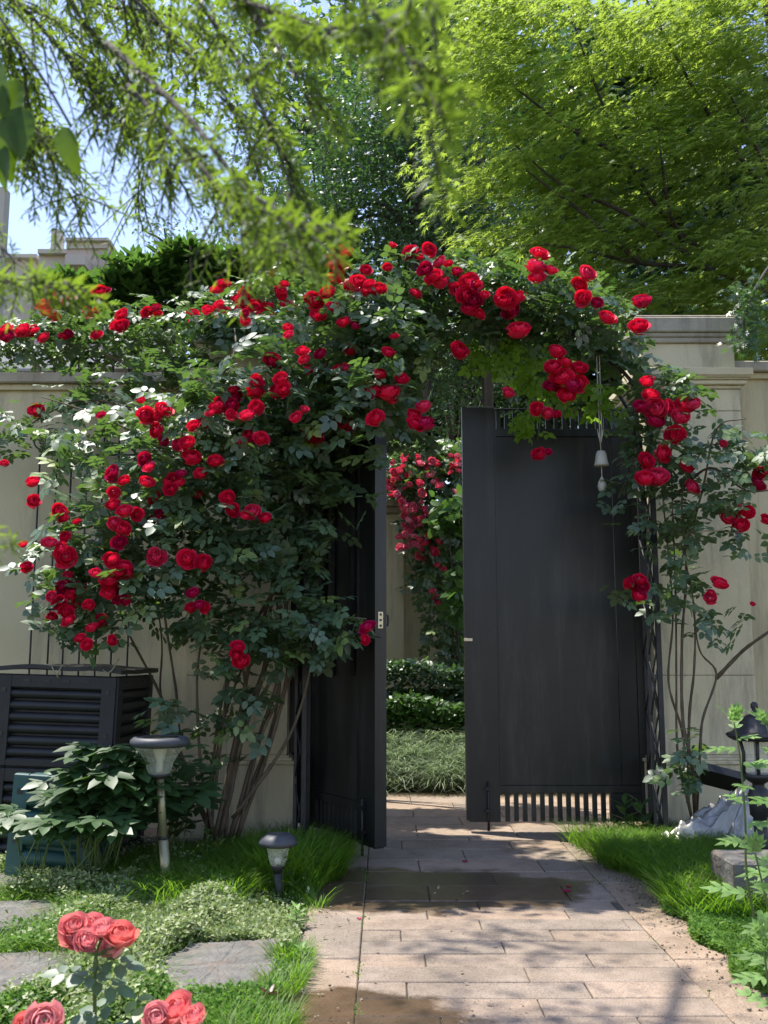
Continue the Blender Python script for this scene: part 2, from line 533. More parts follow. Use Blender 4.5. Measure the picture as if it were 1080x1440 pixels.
GR = (0.25, 1.0)
M['roseleaf'] = leaf_mat('rose_leaf', [(0, (0.052, 0.095, 0.050)), (0.55, (0.088, 0.155, 0.076)), (0.86, (0.13, 0.20, 0.085)), (1, (0.21, 0.29, 0.05))], (0.24, 0.46, 0.05), 0.26, 0.5, 1.0, back=(0.08, 0.12, 0.07))
M['youngleaf'] = leaf_mat('young_rose_leaf', [(0, (0.08, 0.18, 0.02)), (1, (0.16, 0.28, 0.03))], (0.36, 0.64, 0.05), 0.52, 0.45, 0.4)
M['maple'] = leaf_mat('maple_leaf', [(0, (0.05, 0.105, 0.022)), (0.5, (0.13, 0.21, 0.04)), (1, (0.26, 0.34, 0.12))], (0.47, 0.62, 0.07), 0.54, 0.5, 0.35)
M['darkleaf'] = leaf_mat('evergreen_leaf', [(0, (0.025, 0.055, 0.022)), (0.8, (0.05, 0.10, 0.035)), (1, (0.10, 0.16, 0.06))], (0.14, 0.32, 0.05), 0.32, 0.42, 0.8)
M['shrubleaf'] = leaf_mat('shrub_leaf', [(0, (0.035, 0.085, 0.022)), (1, (0.08, 0.155, 0.035))], (0.16, 0.34, 0.04), 0.35, 0.4, 0.4)
M['needle'] = leaf_mat('feathery_leaf', [(0, (0.032, 0.058, 0.010)), (0.4, (0.075, 0.13, 0.016)), (1, (0.17, 0.24, 0.035))], (0.35, 0.52, 0.04), 0.5, 0.5, 0.35)
M['broad'] = leaf_mat('broad_leaf', [(0, (0.03, 0.07, 0.01)), (1, (0.05, 0.10, 0.015))], (0.22, 0.38, 0.02), 0.45, 0.4, 0.4)
M['grass'] = leaf_mat('grass_blade', [(0, (0.05, 0.12, 0.012)), (0.7, (0.10, 0.21, 0.022)), (0.93, (0.16, 0.26, 0.04)), (1, (0.34, 0.31, 0.13))], (0.32, 0.62, 0.03), 0.45, 0.5, 0.35)
M['mondo'] = leaf_mat('mondo_grass', [(0, (0.16, 0.24, 0.11)), (0.5, (0.34, 0.43, 0.28)), (1, (0.62, 0.68, 0.56))], (0.4, 0.55, 0.2), 0.3, 0.35, 0.6)
M['pale'] = leaf_mat('pale_groundcover', [(0, (0.12, 0.19, 0.04)), (0.5, (0.25, 0.32, 0.12)), (1, (0.52, 0.54, 0.34))], (0.4, 0.5, 0.15), 0.3, 0.6, 0.3)
M['lime'] = leaf_mat('lime_groundcover', [(0, (0.07, 0.16, 0.02)), (1, (0.16, 0.28, 0.05))], (0.25, 0.5, 0.06), 0.35, 0.6, 0.3)
M['peony'] = leaf_mat('peony_leaf', [(0, (0.025, 0.065, 0.018)), (1, (0.05, 0.11, 0.03))], (0.15, 0.35, 0.04), 0.22, 0.48, 0.8, back=(0.07, 0.12, 0.05))
M['mugwort'] = leaf_mat('mugwort_leaf', [(0, (0.14, 0.26, 0.07)), (1, (0.25, 0.38, 0.14))], (0.4, 0.7, 0.14), 0.38, 0.5, 0.4)

def petal_mat(name, stops, trans):
    m = leaf_mat(name, stops, trans, 0.22, 0.45, 0.35)
    return m
M['red'] = petal_mat('red_petals', [(0, (0.40, 0.006, 0.10)), (0.2, (0.74, 0.010, 0.075)), (0.8, (0.92, 0.022, 0.10)), (1, (0.84, 0.06, 0.19))], (0.8, 0.01, 0.02))
M['farred'] = petal_mat('pink_red_petals', [(0, (0.84, 0.08, 0.17)), (0.5, (0.88, 0.18, 0.28)), (1, (0.92, 0.42, 0.50))], (0.9, 0.05, 0.1))
M['coral'] = petal_mat('coral_petals', [(0, (0.92, 0.22, 0.17)), (0.5, (0.93, 0.30, 0.28)), (1, (0.94, 0.44, 0.44))], (0.95, 0.4, 0.4))

# rose bloom: spiral of cupped petals
def rose_tmpl(seed, n=22, openness=0.0):
    r = random.Random(seed)
    ts = []
    for k in range(n):
        t = k / (n - 1)
        R = 0.20 + 0.80 * t ** 0.85
        ph = k * 2.399 + r.uniform(-.15, .15)
        w = 1.25 - 0.45 * t
        amax = math.radians(150 - 52 * t - 10 * openness * t + r.uniform(-7, 7))
        lift = 0.24 * (1 - t) + r.uniform(-.02, .02)
        V = []
        NU, NV = 5, 4
        for j in range(NV):
            vv = j / (NV - 1)
            al = math.radians(20) + (amax - math.radians(20)) * vv
            for i in range(NU):
                u = -1 + 2 * i / (NU - 1)
                uw = u * w * (0.75 + 0.25 * math.sin(math.pi * min(vv, 0.8) / 0.8 * 0.5 + 0.4))
                al2 = al - (0.16 * vv ** 2) * abs(u) ** 2 * 2.0
                rr = R * (1 + 0.07 * u * (1 if k % 2 else -1))
                rad = rr * math.sin(al2)
                z = -rr * math.cos(al2) * 0.82 + lift
                if vv == 1: rad *= 1.0 + 0.16 * t; z -= 0.03 * t
                a = ph + uw
                V.append((rad * math.cos(a), rad * math.sin(a), z))
        T = []
        for j in range(NV - 1):
            for i in range(NU - 1):
                a = j * NU + i
                T += [(a, a + 1, a + NU + 1), (a, a + NU + 1, a + NU)]
        ts.append((np.array(V), np.array(T)))
    V, T = merge(ts)
    return V * 0.5 / 1.0, T       # unit diameter
ROSES = [rose_tmpl(s, 20 + s % 4, openness=(s % 3) - 0.5) for s in range(5)]
_bv = {}
def bloom(parent, p, dia, mat, tilt=(0, -0.8, 0.5), name='bloom', q=None):
    i = random.randrange(len(ROSES)); q = random.randrange(8) if q is None else q
    key = (i, q, mat.name)
    if key not in _bv:
        _bv[key] = tri_mesh(name, ROSES[i][0], ROSES[i][1], np.full(len(ROSES[i][0]), (q + .5) / 8), mat, True)
    o = bpy.data.objects.new(name, _bv[key])
    COL.objects.link(o); o.parent = parent
    d = (Vector(tilt) + Vector((rnd(-.55, .55), rnd(-.3, .3), rnd(-.5, .5)))).normalized()
    Q = d.to_track_quat('Z', 'Y').to_matrix().to_4x4() @ Matrix.Rotation(rnd(0, 6.28), 4, 'Z')
    s = dia * rnd(0.96, 1.1)
    o.matrix_basis = Matrix.Translation(Vector(p) - parent_loc(parent)) @ Q @ Matrix.Diagonal((s, s * rnd(.9, 1.05), s * rnd(.85, 1), 1))
    return o

# ================================================================== SETTING
# ground
mb = MB()
n = 60
xs = np.concatenate([[-400, -60, -15], np.linspace(-4, 4, 41), [15, 60, 400]])
ys = np.concatenate([[-200, -20, 0], np.linspace(1.5, 9.5, 41), [20, 80, 700]])
vs = []
for y in ys:
    for x in xs:
        z = -0.025
        if abs(x) < 4 and 1.5 < y < 6.4: z += 0.018 * mnoise.noise(Vector((x * 2.2, y * 2.2, 0)))
        if -0.5 < x < 1.45: z = -0.05
        vs.append((x, y, z))
fs = [(j * len(xs) + i, j * len(xs) + i + 1, (j + 1) * len(xs) + i + 1, (j + 1) * len(xs) + i) for j in range(len(ys) - 1) for i in range(len(xs) - 1)]
mb.add(vs, fs, True)
mb.build('ground', M['soil'], kind='structure')

def slab(parent, x0, x1, y0, y1, mat, top=0.0, name='paving_slab', gap=0.004):
    z = top + rnd(-0.002, 0.002); b = 0.004
    g0 = gap / 2
    mb = MB()
    x0 += g0; x1 -= g0; y0 += g0; y1 -= g0
    dz = rnd(-.0015, .0015)
    vs = [(x0, y0, z - .03), (x1, y0, z - .03), (x1, y1, z - .03), (x0, y1, z - .03),
          (x0, y0, z - b), (x1, y0, z - b), (x1, y1, z - b), (x0, y1, z - b),
          (x0 + b, y0 + b, z), (x1 - b, y0 + b, z + dz), (x1 - b, y1 - b, z + dz), (x0 + b, y1 - b, z)]
    fs = [(8, 9, 10, 11)] + [(i, (i + 1) % 4, (i + 1) % 4 + 4, i + 4) for i in range(4)] + [(i + 4, (i + 1) % 4 + 4, (i + 1) % 4 + 8, i + 8) for i in range(4)]
    mb.add(vs, fs)
    return mb.build(name, mat, parent)

path = MB().box(-0.33, 1.30, 1.2, 6.02, -0.045, -0.009).build('garden_path', M['joint'], kind='structure')
y, row, dpt = 1.25, 0, 0.157
while y < 5.98:
    y1 = y + dpt
    if y > 4.5: y1 = y + 0.30
    if y1 > 5.9: y1 = 6.0
    x = -0.085 - (0.3 if row % 2 else 0.0) - rnd(0, .15)
    L = 0.58 if y < 4.5 else 0.62
    while x < 1.02:
        a, b_ = max(x, -0.085), min(x + L, 1.02)
        if b_ - a > 0.05: slab(path, a, b_, y, y1, M['paving'])
        x += L
    y = y1; row += 1
y = 1.3
while y < 5.9:
    y1 = min(y + 0.6, 6.0)
    slab(path, -0.32 + rnd(-.01, .01), -0.085, y, y1, M['paving'])
    slab(path, 1.02, 1.28 + rnd(-.01, .01), y + .0, y1, M['paving'])
    y = y1
road = MB().box(-9, 9, 6.03, 8.12, -0.05, -0.012).build('road', M['joint'], kind='structure')
y, row = 6.04, 0
for dy in (0.10, 0.42, 0.32, 0.32, 0.32, 0.32, 0.27):
    x = -1.3 - (0.3 if row % 2 else 0)
    while x < 3.2:
        slab(road, x, x + 0.6, y, y + dy, M['roadslab'], top=-0.001, gap=0.005)
        x += 0.6
    y += dy; row += 1
# planted bank on the far side of the road
mb = MB()
vs, fs = [], []
XS = np.linspace(-8, 10, 37); YS = [8.12, 8.2, 8.5, 8.9, 9.6, 12]; ZS = [0.0, 0.06, 0.17, 0.28, 0.34, 0.36]
for yy, zz in zip(YS, ZS):
    for xx in XS: vs.append((xx, yy, zz + 0.03 * mnoise.noise(Vector((xx, yy, 3)))))
fs = [(j * 37 + i, j * 37 + i + 1, (j + 1) * 37 + i + 1, (j + 1) * 37 + i) for j in range(5) for i in range(36)]
fs += []
mb.add(vs, fs, True); mb.build('planted_bank', M['soil'], kind='structure')

# ------------------------------------------------------------------ walls and pillars
def pillar(xl, xr, Yf, label):
    """xl/xr shaft edges, Yf front face"""
    t = thing('gate_pillar', ((xl + xr) / 2, Yf + 0.3, 0), label, 'pillar', 'stone pillars either side of the gate')
    z_cap0, z_cap1 = ZW(547, Yf), ZW(517, Yf - 0.06)
    z_pl = ZW(1062, Yf)
    D = 0.62
    y0, y1 = Yf, Yf + D
    MB().box(xl - 0.045, xr + 0.045, y0 - 0.045, y1, -0.1, z_pl - 0.05, 0.008).build('plinth', M['stone'], t)
    mb = MB(); 
    for k, (o, za, zb) in enumerate(((0.055, z_pl - 0.05, z_pl - 0.03), (0.035, z_pl - 0.03, z_pl - 0.012), (0.015, z_pl - 0.012, z_pl))):
        mb.box(xl - o, xr + o, y0 - o, y1, za, zb, 0.004)
    mb.build('base_moulding', M['stone'], t)
    zs = [z_pl, ZW(950, Yf), ZW(747, Yf), ZW(578, Yf), z_cap0]
    for a, b in zip(zs[:-1], zs[1:]):
        MB().box(xl, xr, y0, y1, a + 0.0025, b - 0.0025, 0.004).build('stone_block', M['stone'], t)
    MB().box(xl + .006, xr - .006, y0 + .006, y1 - .006, z_pl - .02, z_cap0 + .01).build('core', M['coping'], t)
    mb = MB()
    h = z_cap1 - z_cap0
    for o, a, b in ((0.012, 0, .18), (0.035, .18, .42), (0.05, .42, .52), (0.062, .52, .60), (0.068, .60, 1.0)):
        mb.box(xl - o, xr + o, y0 - o, y1 + o, z_cap0 + h * a, z_cap0 + h * b, 0.005)
    mb.build('capital', M['stone'], t)
    Ya = Yf + 0.05
    za1, za2 = ZW(483, Ya), ZW(445, Ya)
    MB().box(xl + .004, xr - .004, Ya, y1 - .05, z_cap1, za1, 0.004).build('attic_block', M['stone'], t)
    mb = MB(); h = za2 - za1
    for o, a, b in ((0.02, 0, .2), (0.03, .2, .36), (0.045, .36, .9), (0.03, .9, 1.0)):
        mb.box(xl - o, xr + o, Ya - o, y1 - .05 + o, za1 + h * a, za1 + h * b, 0.006)
    mb.build('attic_moulding', M['coping'], t)
    return t
YP = 6.12
xl0, xl1, xr0, xr1 = XW(262, YP), XW(405, YP), XW(920, YP), XW(1060, YP)
pillar(xl0, xl1, YP, 'beige stone gate pillar behind the rose canes, left of the open leaf')
pillar(xr0, xr1, YP, 'tall beige stone gate pillar right of the closed leaf, capital in full view')

def wall(x0, x1, Yw, zt, label, name='garden_wall', seg=1.2):
    t = thing(name, ((x0 + x1) / 2, Yw, 0), label, 'wall')
    MB().box(x0, x1, Yw, Yw + 0.28, -0.1, zt - 0.11).build('wall_face', M['plaster'], t)
    MB().box(x0, x1, Yw - 0.03, Yw + 0.31, zt - 0.11, zt - 0.07, 0.004).build('frieze', M['plaster'], t)
    x = x0
    while x < x1 - .01:
        xx = min(x + seg, x1)
        MB().box(x + .002, xx - .002, Yw - 0.07, Yw + 0.35, zt - 0.07, zt, 0.008).build('coping_stone', M['coping'], t)
        x = xx
    return t
YWL = 6.42
zwl = ZW(523, YWL - 0.07)
wall(-6.5, xl0 - .003, YWL, zwl, 'beige rendered garden wall with stone coping behind the compost bin')
wall(xr1 + .003, 6.5, YWL, ZW(507, YWL - 0.07), 'beige garden wall running off right of the tall stone pillar')

# ------------------------------------------------------------------ gate
def tfm(hx, hy, ang):
    """leaf local: x along the leaf from the hinge, y through it, z up"""
    return Matrix.Translation((hx, hy, 0)) @ Matrix.Rotation(ang, 4, 'Z')
YG = 6.30
def gate_leaf(hx, hy, ang, L, s, label, top, lockside):
    """s=+1: local y negative faces garden"""
    T = tfm(hx, hy, ang)
    t = thing('gate_leaf', (hx, hy, 0), label, 'gate', 'two leaves of the black metal gate')
    z0 = 0.06; zt = top; zr = top - 0.165; zb = z0 + 0.185
    th = 0.055
    def bx(name, x0, x1, y0, y1, za, zb_, bev=0.002, mat=M['gate'], kind=None):
        return MB().box(x0, x1, y0, y1, za, zb_, bev, T).build(name, mat, t, kind)
    bx('meeting_stile', L - 0.19, L, -th / 2, th / 2, z0, zt)
    bx('edge_bar', L - 0.008, L + 0.018, -th / 2 - 0.012, th / 2 + 0.004, z0 + .01, zt + .005)
    bx('stile_bead', L - 0.2, L - 0.19, -th / 2 - .006, 0, zb + .03, zt - .02)
    bx('hinge_stile', 0, 0.055, -th / 2, th / 2, z0, zt)
    # panel of sheet metal with pressed strips
    seams = [0.055, 0.17, L - 0.19]
    for a, b in zip(seams[:-1], seams[1:]):
        bx('sheet_panel', a + .0015, b - .0015, -0.016 + (0.004 if a == .17 else 0), 0.016, zb + .03, zr - .03, 0.002)
    bx('top_rail', 0.055, L - 0.19, -0.024, 0.024, zr - .03, zr + 0.02)
    bx('bottom_rail', 0.055, L - 0.19, -0.024, 0.024, zb - 0.015, zb + .03)
    bx('head_rail', 0.055, L - 0.19, -0.012, 0.012, zt - 0.02, zt - 0.005)
    x = 0.075
    while x < L - 0.21:
        bx('top_picket', x, x + 0.026, -0.012, 0.012, zr + 0.02, zt - 0.02 if False else zt - 0.021)
        x += 0.0535
    x = 0.27
    while x < L - 0.2:
        bx('bottom_picket', x, x + 0.028, -0.012, 0.012, z0, zb - 0.015)
        x += 0.0535
    bx('kick_plate', 0.055, 0.245, -0.02, 0.02, z0, zb - .015)
    for zz in (0.35, 1.2, 2.1):
        MB().tube([T @ Vector((-.006, -th / 2 - .008, zz)), T @ Vector((-.006, -th / 2 - .008, zz + .13))], .013, 10).build('hinge', M['iron'], t)
    # drop bolt
    MB().tube([T @ Vector((L - 0.115, -th / 2 - .014, 0.01)), T @ Vector((L - 0.115, -th / 2 - .014, 0.30))], 0.008, 8).build('drop_bolt', M['iron'], t)
    for zz in (0.12, 0.25): bx('bolt_keeper', L - 0.135, L - 0.095, -th / 2 - .026, -th / 2, zz, zz + .018, 0.001)
    return t, T
xh_r, xh_l = XW(906, YG), XW(418, YG)
Lr = xh_r - XW(657, YG)
topz = ZW(572, YG - .03)
gr, TR = gate_leaf(0, 0, 0, Lr, 1, 'closed black sheet-metal gate leaf with the bell hanging before it', topz, 1)
# right leaf: hinge at the right, running towards -X, garden side facing the camera
for ch in list(gr.children): pass
def flip_children(t, hx, hy):
    for ch in t.children:
        me = ch.data
        for v in me.vertices:
            v.co = (-v.co.x, v.co.y, v.co.z)
        me.flip_normals()
    t.location = (hx, hy, 0)
flip_children(gr, xh_r, YG)
# small cast latch handle on the right leaf
MB().box(xh_r - Lr - 0.022, xh_r - Lr + 0.03, YG - .05, YG - .03, ZW(902, YG), ZW(902, YG) + .02, .002).build('latch_tongue', M['brass'], gr)
hl = Vector((xh_l + .03, YG - .02)); tl = Vector((XW(534, 5.42), 5.42)); Ll = (tl - hl).length
ang_l = math.atan2(tl.y - hl.y, tl.x - hl.x)
gl, TL = gate_leaf(xh_l + .03, YG - 0.02, ang_l, Ll, 1, 'open black gate leaf swung towards the garden with a lock plate on its edge', topz + .02, 1)
for (za, zb_, nm, mt, x0, x1, y0, y1) in ((ZW(882, 5.35), ZW(861, 5.35), 'lock_plate', 'brass', 0, 0, 0, 0),):
    zc = (za + zb_) / 2
    MB().box(Ll + 0.0185, Ll + 0.022, -0.022, 0.008, zc - 0.045, zc + 0.045, 0.001, TL).build('lock_plate', M['brass'], gl)
    for dz in (-.03, 0, .03):
        MB().box(Ll + 0.0222, Ll + 0.024, -0.013, -0.001, zc + dz - .006, zc + dz + .006, 0.0, TL).build('keyhole', M['iron'], gl)
    mb = MB()
    mb.tube([TL @ Vector((Ll - .01, .03, zc - .03)), TL @ Vector((Ll - .01, .055, zc - .028)), TL @ Vector((Ll - .01, .058, zc)), TL @ Vector((Ll - .01, .055, zc + .028)), TL @ Vector((Ll - .01, .03, zc + .03))], .006, 6)
    mb.build('lock_loop', M['iron'], gl)
for xx in (0.33, 0.45, 0.70):
    MB().box(xx, xx + 0.03, -0.045, -0.016, 0.95, topz - .2, 0.002, TL).build('pressed_rib', M['gate'], gl)
# gate posts (square hollow sections fixed behind the pillars)
for px_, lab, xx in ((0, 'square black gate post beside the left pillar', xh_l - 0.035), (1, 'square black gate post beside the right pillar', xh_r + 0.035)):
    o = MB().box(xx - 0.03, xx + 0.03, YG - 0.03, YG + 0.05, 0, topz + 0.03, 0.003).build('gate_post', M['gate'])
    tag(o, lab, 'gate post', 'posts the gate hangs on')

# ------------------------------------------------------------------ rose arch (iron lattice posts and hoops)
YA0, YA1 = 5.72, 6.02
arch = thing('rose_arch', (0.55, 5.87, 0), 'black iron lattice rose arch standing in front of the gate', 'garden arch')
xal, xar = XW(432, 5.87), XW(917, 5.87)
ztop = ZW(620, 5.87)
def arch_pt(x_side, Y, a):
    cx, rx = (xal + xar) / 2, (xar - xal) / 2
    return Vector((cx + rx * math.cos(a), Y, ztop + 0.75 * math.sin(a)))
for xs_ in (xal, xar):
    for i, YY in enumerate((YA0, YA1)):
        o = 0.0
        MB().box(xs_ - 0.013 + o, xs_ + 0.013 + o, YY - 0.013, YY + 0.013, -0.05, ztop, 0.002).build('upright', M['iron'], arch)
    for xo in (-0.05,):
        MB().box(xs_ + xo - 0.008, xs_ + xo + 0.008, YA0 + .02, YA0 + 0.036, -0.05, ztop, 0.001).build('upright', M['iron'], arch)
    z = 0.05; k = 0
    while z < ztop - 0.3:
        for (ya, yb) in ((YA0, YA1), (YA1, YA0)):
            MB().tube([(xs_ - .012, ya, z), (xs_ - .012, yb, z + 0.36)], 0.006, 5).build('lattice_bar', M['iron'], arch)
            MB().tube([(xs_ - .05 if ya == YA0 else xs_, YA0 + .02, z), (xs_ if ya == YA0 else xs_ - .05, YA0 + .02, z + 0.30)], 0.0055, 5).build('lattice_bar', M['iron'], arch)
        z += 0.34; k += 1
for YY in (YA0, YA1):
    MB().tube([arch_pt(0, YY, math.pi * i / 20) for i in range(21)], 0.011, 6).build('hoop', M['iron'], arch)
for i in range(1, 12):
    a = math.pi * i / 12
    MB().tube([arch_pt(0, YA0, a), arch_pt(0, YA1, a)], 0.006, 5).build('cross_rung', M['iron'], arch)

# trellis on the left wall
YT = YWL - 0.05
tr = thing('wall_trellis', W(110, 930, YT) * 1.0, 'black iron trellis with scrolled top fixed to the wall above the compost bin', 'trellis')
for px_ in (42, 67, 88, 111, 134, 156, 179):
    MB().tube([(XW(px_, YT), YT, 0.15), (XW(px_, YT), YT, ZW(612 if px_ not in (42, 67) else 640, YT))], 0.0065, 6).build('bar', M['iron'], tr)
for a, b_, py_ in ((42, 75, 857), (42, 179, 884), (42, 179, 640), (42, 179, 1050)):
    MB().tube([(XW(a, YT), YT - .006, ZW(py_, YT)), (XW(b_, YT), YT - .006, ZW(py_, YT))], 0.006, 6).build('cross_bar', M['iron'], tr)
for cx, cy_, r in ((58, 620, 14), (96, 624, 12), (145, 622, 14)):
    pts = []
    for k in range(22):
        a = k * 0.42; rr = r * (1 - k / 26)
        pts.append(W(cx + rr * math.cos(a), cy_ + rr * math.sin(a), YT))
    MB().tube(pts, 0.006, 5).build('scroll', M['iron'], tr)

# ------------------------------------------------------------------ compost bins
def bin_front(mb_frame, x0, x1, z0, z1, Y, marg, ribs, T=None):
    pass
def compost_bin(x0, x1, y0, y1, z1, tiers, rot, mat, label, group, lid=True, tilt=0.0, name='compost_bin', nr=6):
    cx, cy_ = (x0 + x1) / 2, (y0 + y1) / 2
    t = thing(name, (cx, cy_, 0), label, 'compost bin', group)
    T = Matrix.Translation((cx, cy_, 0)) @ Matrix.Rotation(rot, 4, 'Z') @ Matrix.Rotation(tilt, 4, 'Y')
    w, d = (x1 - x0) / 2, (y1 - y0) / 2
    MB().box(-w + .03, w - .03, -d + .03, d - .03, 0, z1 - .02, 0, T).build('inner_wall', mat, t)
    tops = np.linspace(0, z1, tiers + 1)
    for k in range(tiers):
        za, zb = tops[k], tops[k + 1]
        for side in range(2):
            R = T @ (Matrix.Rotation(0, 4, 'Z') if side == 0 else Matrix.Rotation(math.pi / 2, 4, 'Z'))
            hw, dd = (w, d) if side == 0 else (d, w)
            mg = 0.075
            fr = MB()
            fr.box(-hw, -hw + mg, -dd - .012, -dd + .03, za + .004, zb - .004, .006, R)
            fr.box(hw - mg, hw, -dd - .012, -dd + .03, za + .004, zb - .004, .006, R)
            fr.box(-hw + mg, hw - mg, -dd - .010, -dd + .03, zb - mg, zb - .004, .006, R)
            fr.box(-hw + mg, hw - mg, -dd - .010, -dd + .03, za + .004, za + mg * .6, .006, R)
            fr.build('panel_frame', mat, t)
            zz0, zz1 = za + mg * .6, zb - mg
            step = (zz1 - zz0) / nr
            for r in range(nr):
                zc = zz0 + step * (r + .5)
                vs, fs = [], []
                for xx in (-hw + mg, hw - mg):
                    for j in range(7):
                        a = math.pi * j / 6
                        vs.append(R @ Vector((xx, -dd + .024 - math.sin(a) * step * .52, zc - math.cos(a) * step * .42)))
                fs = [(j, j + 1, j + 8, j + 7) for j in range(6)]
                MB().add(vs, [f[::-1] for f in fs], True).build('rib', mat, t)
            for hx_ in np.linspace(-hw + .16, hw - .16, 4):
                MB().box(hx_ - .018, hx_ + .018, -dd - .0135, -dd - .009, zb - mg * .55, zb - mg * .55 + .012, 0, R).build('slot', M['iron'], t)
            for hx_ in (-hw + .025, hw - .055):
                for zc in (zb - .10, za + .16):
                    MB().box(hx_, hx_ + .025, -dd - .0155, -dd - .011, zc, zc + .025, 0, R).build('slot', M['iron'], t)
    if lid:
        vs, fs = [], []
        n = 14
        for s, dz in ((0, 0), (1, 0.022)):
            for j in range(n):
                for i in range(n):
                    x = -w - .03 + (2 * w + .06) * i / (n - 1); y_ = -d - .03 + (2 * d + .06) * j / (n - 1)
                    z = z1 + 0.012 + dz + 0.012 * mnoise.noise(Vector((x * 5, y_ * 5, s * .2))) + 0.02 * (x / w) ** 2 * (-.4) + .01
                    vs.append(T @ Vector((x, y_, z)))
        for j in range(n - 1):
            for i in range(n - 1):
                a = j * n + i
                fs.append((a, a + n, a + n + 1, a + 1)); b = a + n * n
                fs.append((b, b + 1, b + n + 1, b + n))
        for i in range(n - 1):
            for (a, b) in ((i, i + 1), ((n - 1) * n + i + 1, (n - 1) * n + i), ((i + 1) * n, i * n), (i * n + n - 1, (i + 1) * n + n - 1)):
                fs.append((a, b, b + n * n, a + n * n))
        MB().add(vs, fs, False).build('lid', mat, t)
        for xx, dx in ((-.02, .02), (.03, -.01)):
            MB().tube(spline([T @ Vector((xx, -d - .035, z1 + .04)), T @ Vector((xx + dx, -d - .045, z1 + .01)), T @ Vector((xx + dx * 2, -d - .03, z1 - .02))], 4), .003, 5).build('wire_tie', M['steel'], t)
        MB().tube(spline([T @ Vector((w - .08, -d - .02, z1 + .035)), T @ Vector((w - .02, -d - .06, z1 + .02)), T @ Vector((w + .015, -d - .03, z1 + .09))], 5), .003, 5).build('wire_tie', M['steel'], t)
    return t
compost_bin(XW(-4, 5.3), XW(166, 5.3), 5.3, 5.9, ZW(948, 5.3), 2, math.radians(-4), M['bin'], 'black plastic compost bin with ribbed sides and a lid against the wall', 'compost bins', nr=6, tilt=math.radians(1.6))
compost_bin(XW(22, 4.95), XW(22, 4.95) + 0.42, 4.97, 5.22, ZW(1090, 4.95), 1, math.radians(-5), M['teal'], 'small teal ribbed bin low in front of the black compost bin', 'compost bins', lid=False, tilt=math.radians(3), nr=4)

# ------------------------------------------------------------------ lamps
def tall_lamp():
    Y = 4.5; b = G(236, 1250); Y = b.y; k = Y / FPX
    t = thing('solar_lamp', b, 'tall solar garden lamp with fluted glass bowl on a steel pole in the lawn', 'garden lamp', 'solar lamps in the lawn')
    zc = ZW(1040, Y); lean = XW(229, Y) - b.x
    MB().tube([(b.x, Y, -0.05), (b.x + lean * .5, Y, ZW(1178, Y))], 6.7 * k, 14).build('lower_pole', M['steel'], t)
    MB().tube([(b.x + lean * .5, Y, ZW(1178, Y)), (b.x + lean * .92, Y, ZW(1092, Y))], 5.3 * k, 14).build('upper_pole', M['steel'], t)
    MB().tube([(b.x + lean * .49, Y, ZW(1180, Y)), (b.x + lean * .5, Y, ZW(1176.5, Y))], 7.2 * k, 14).build('pole_ring', M['iron'], t)
    c = (b.x + lean, Y, 0)
    zb, zt = ZW(1092, Y), ZW(1049, Y)
    MB().lathe([(6 * k, zb - 3 * k), (14 * k, zb), (15 * k, zb + 4 * k), (10 * k, zb + 6 * k)], c, 20).build('collar', M['iron'], t)
    h = zt - zb
    MB().lathe([(14 * k, zb + 3 * k), (16 * k, zb + h * .2), (18.5 * k, zb + h * .45), (24 * k, zb + h * .7), (35 * k, zt)], c, 32, flute=0.025, cap=False).build('glass_bowl', M['glass'], t)
    MB().lathe([(4 * k, zb), (5 * k, zb + h * .5), (10 * k, zb + h * .9), (10 * k, zt)], c, 12).build('bulb', M['bell'], t)
    zr = ZW(1049, Y)
    MB().lathe([(34 * k, zr - 1 * k), (39 * k, zr + 1 * k), (41 * k, zr + 5 * k), (40 * k, zr + 9 * k), (36 * k, zr + 12 * k), (33 * k, zr + 12.5 * k), (31 * k, zr + 11 * k)], c, 32).build('solar_cap', M['lampcap'], t)
    MB().box(c[0] - 20 * k, c[0] + 20 * k, Y - 20 * k, Y + 20 * k, zr + 11 * k, zr + 12.2 * k).build('solar_panel', M['gate'], t)
tall_lamp()
def small_lamp():
    b = G(393, 1262); Y = b.y; k = Y / FPX
    t = thing('solar_lamp', b, 'short solar lamp with dark mushroom cap and black stake in the grass beside the path', 'garden lamp', 'solar lamps in the lawn')
    c = (XW(395, Y), Y, 0)
    MB().tube([(b.x, Y, -0.05), (c[0], Y, ZW(1224, Y))], [5 * k, 6 * k], 12).build('stake', M['iron'], t)
    MB().lathe([(6 * k, ZW(1228, Y)), (7 * k, ZW(1222, Y)), (10 * k, ZW(1218, Y)), (9 * k, ZW(1216, Y))], c, 16).build('collar', M['iron'], t)
    MB().lathe([(9 * k, ZW(1217, Y)), (12 * k, ZW(1208, Y)), (13.5 * k, ZW(1198, Y)), (16 * k, ZW(1188, Y))], c, 28, flute=0.03, cap=False).build('glass_bowl', M['glass'], t)
    MB().lathe([(4 * k, ZW(1217, Y)), (5 * k, ZW(1208, Y)), (1 * k, ZW(1204, Y))], c, 10).build('bulb', M['bell'], t)
    MB().lathe([(20 * k, ZW(1190, Y)), (26 * k, ZW(1187, Y)), (26.5 * k, ZW(1183, Y)), (22 * k, ZW(1177, Y)), (17 * k, ZW(1173, Y)), (12 * k, ZW(1172.4, Y))], c, 28).build('solar_cap', M['lampcap'], t)
small_lamp()
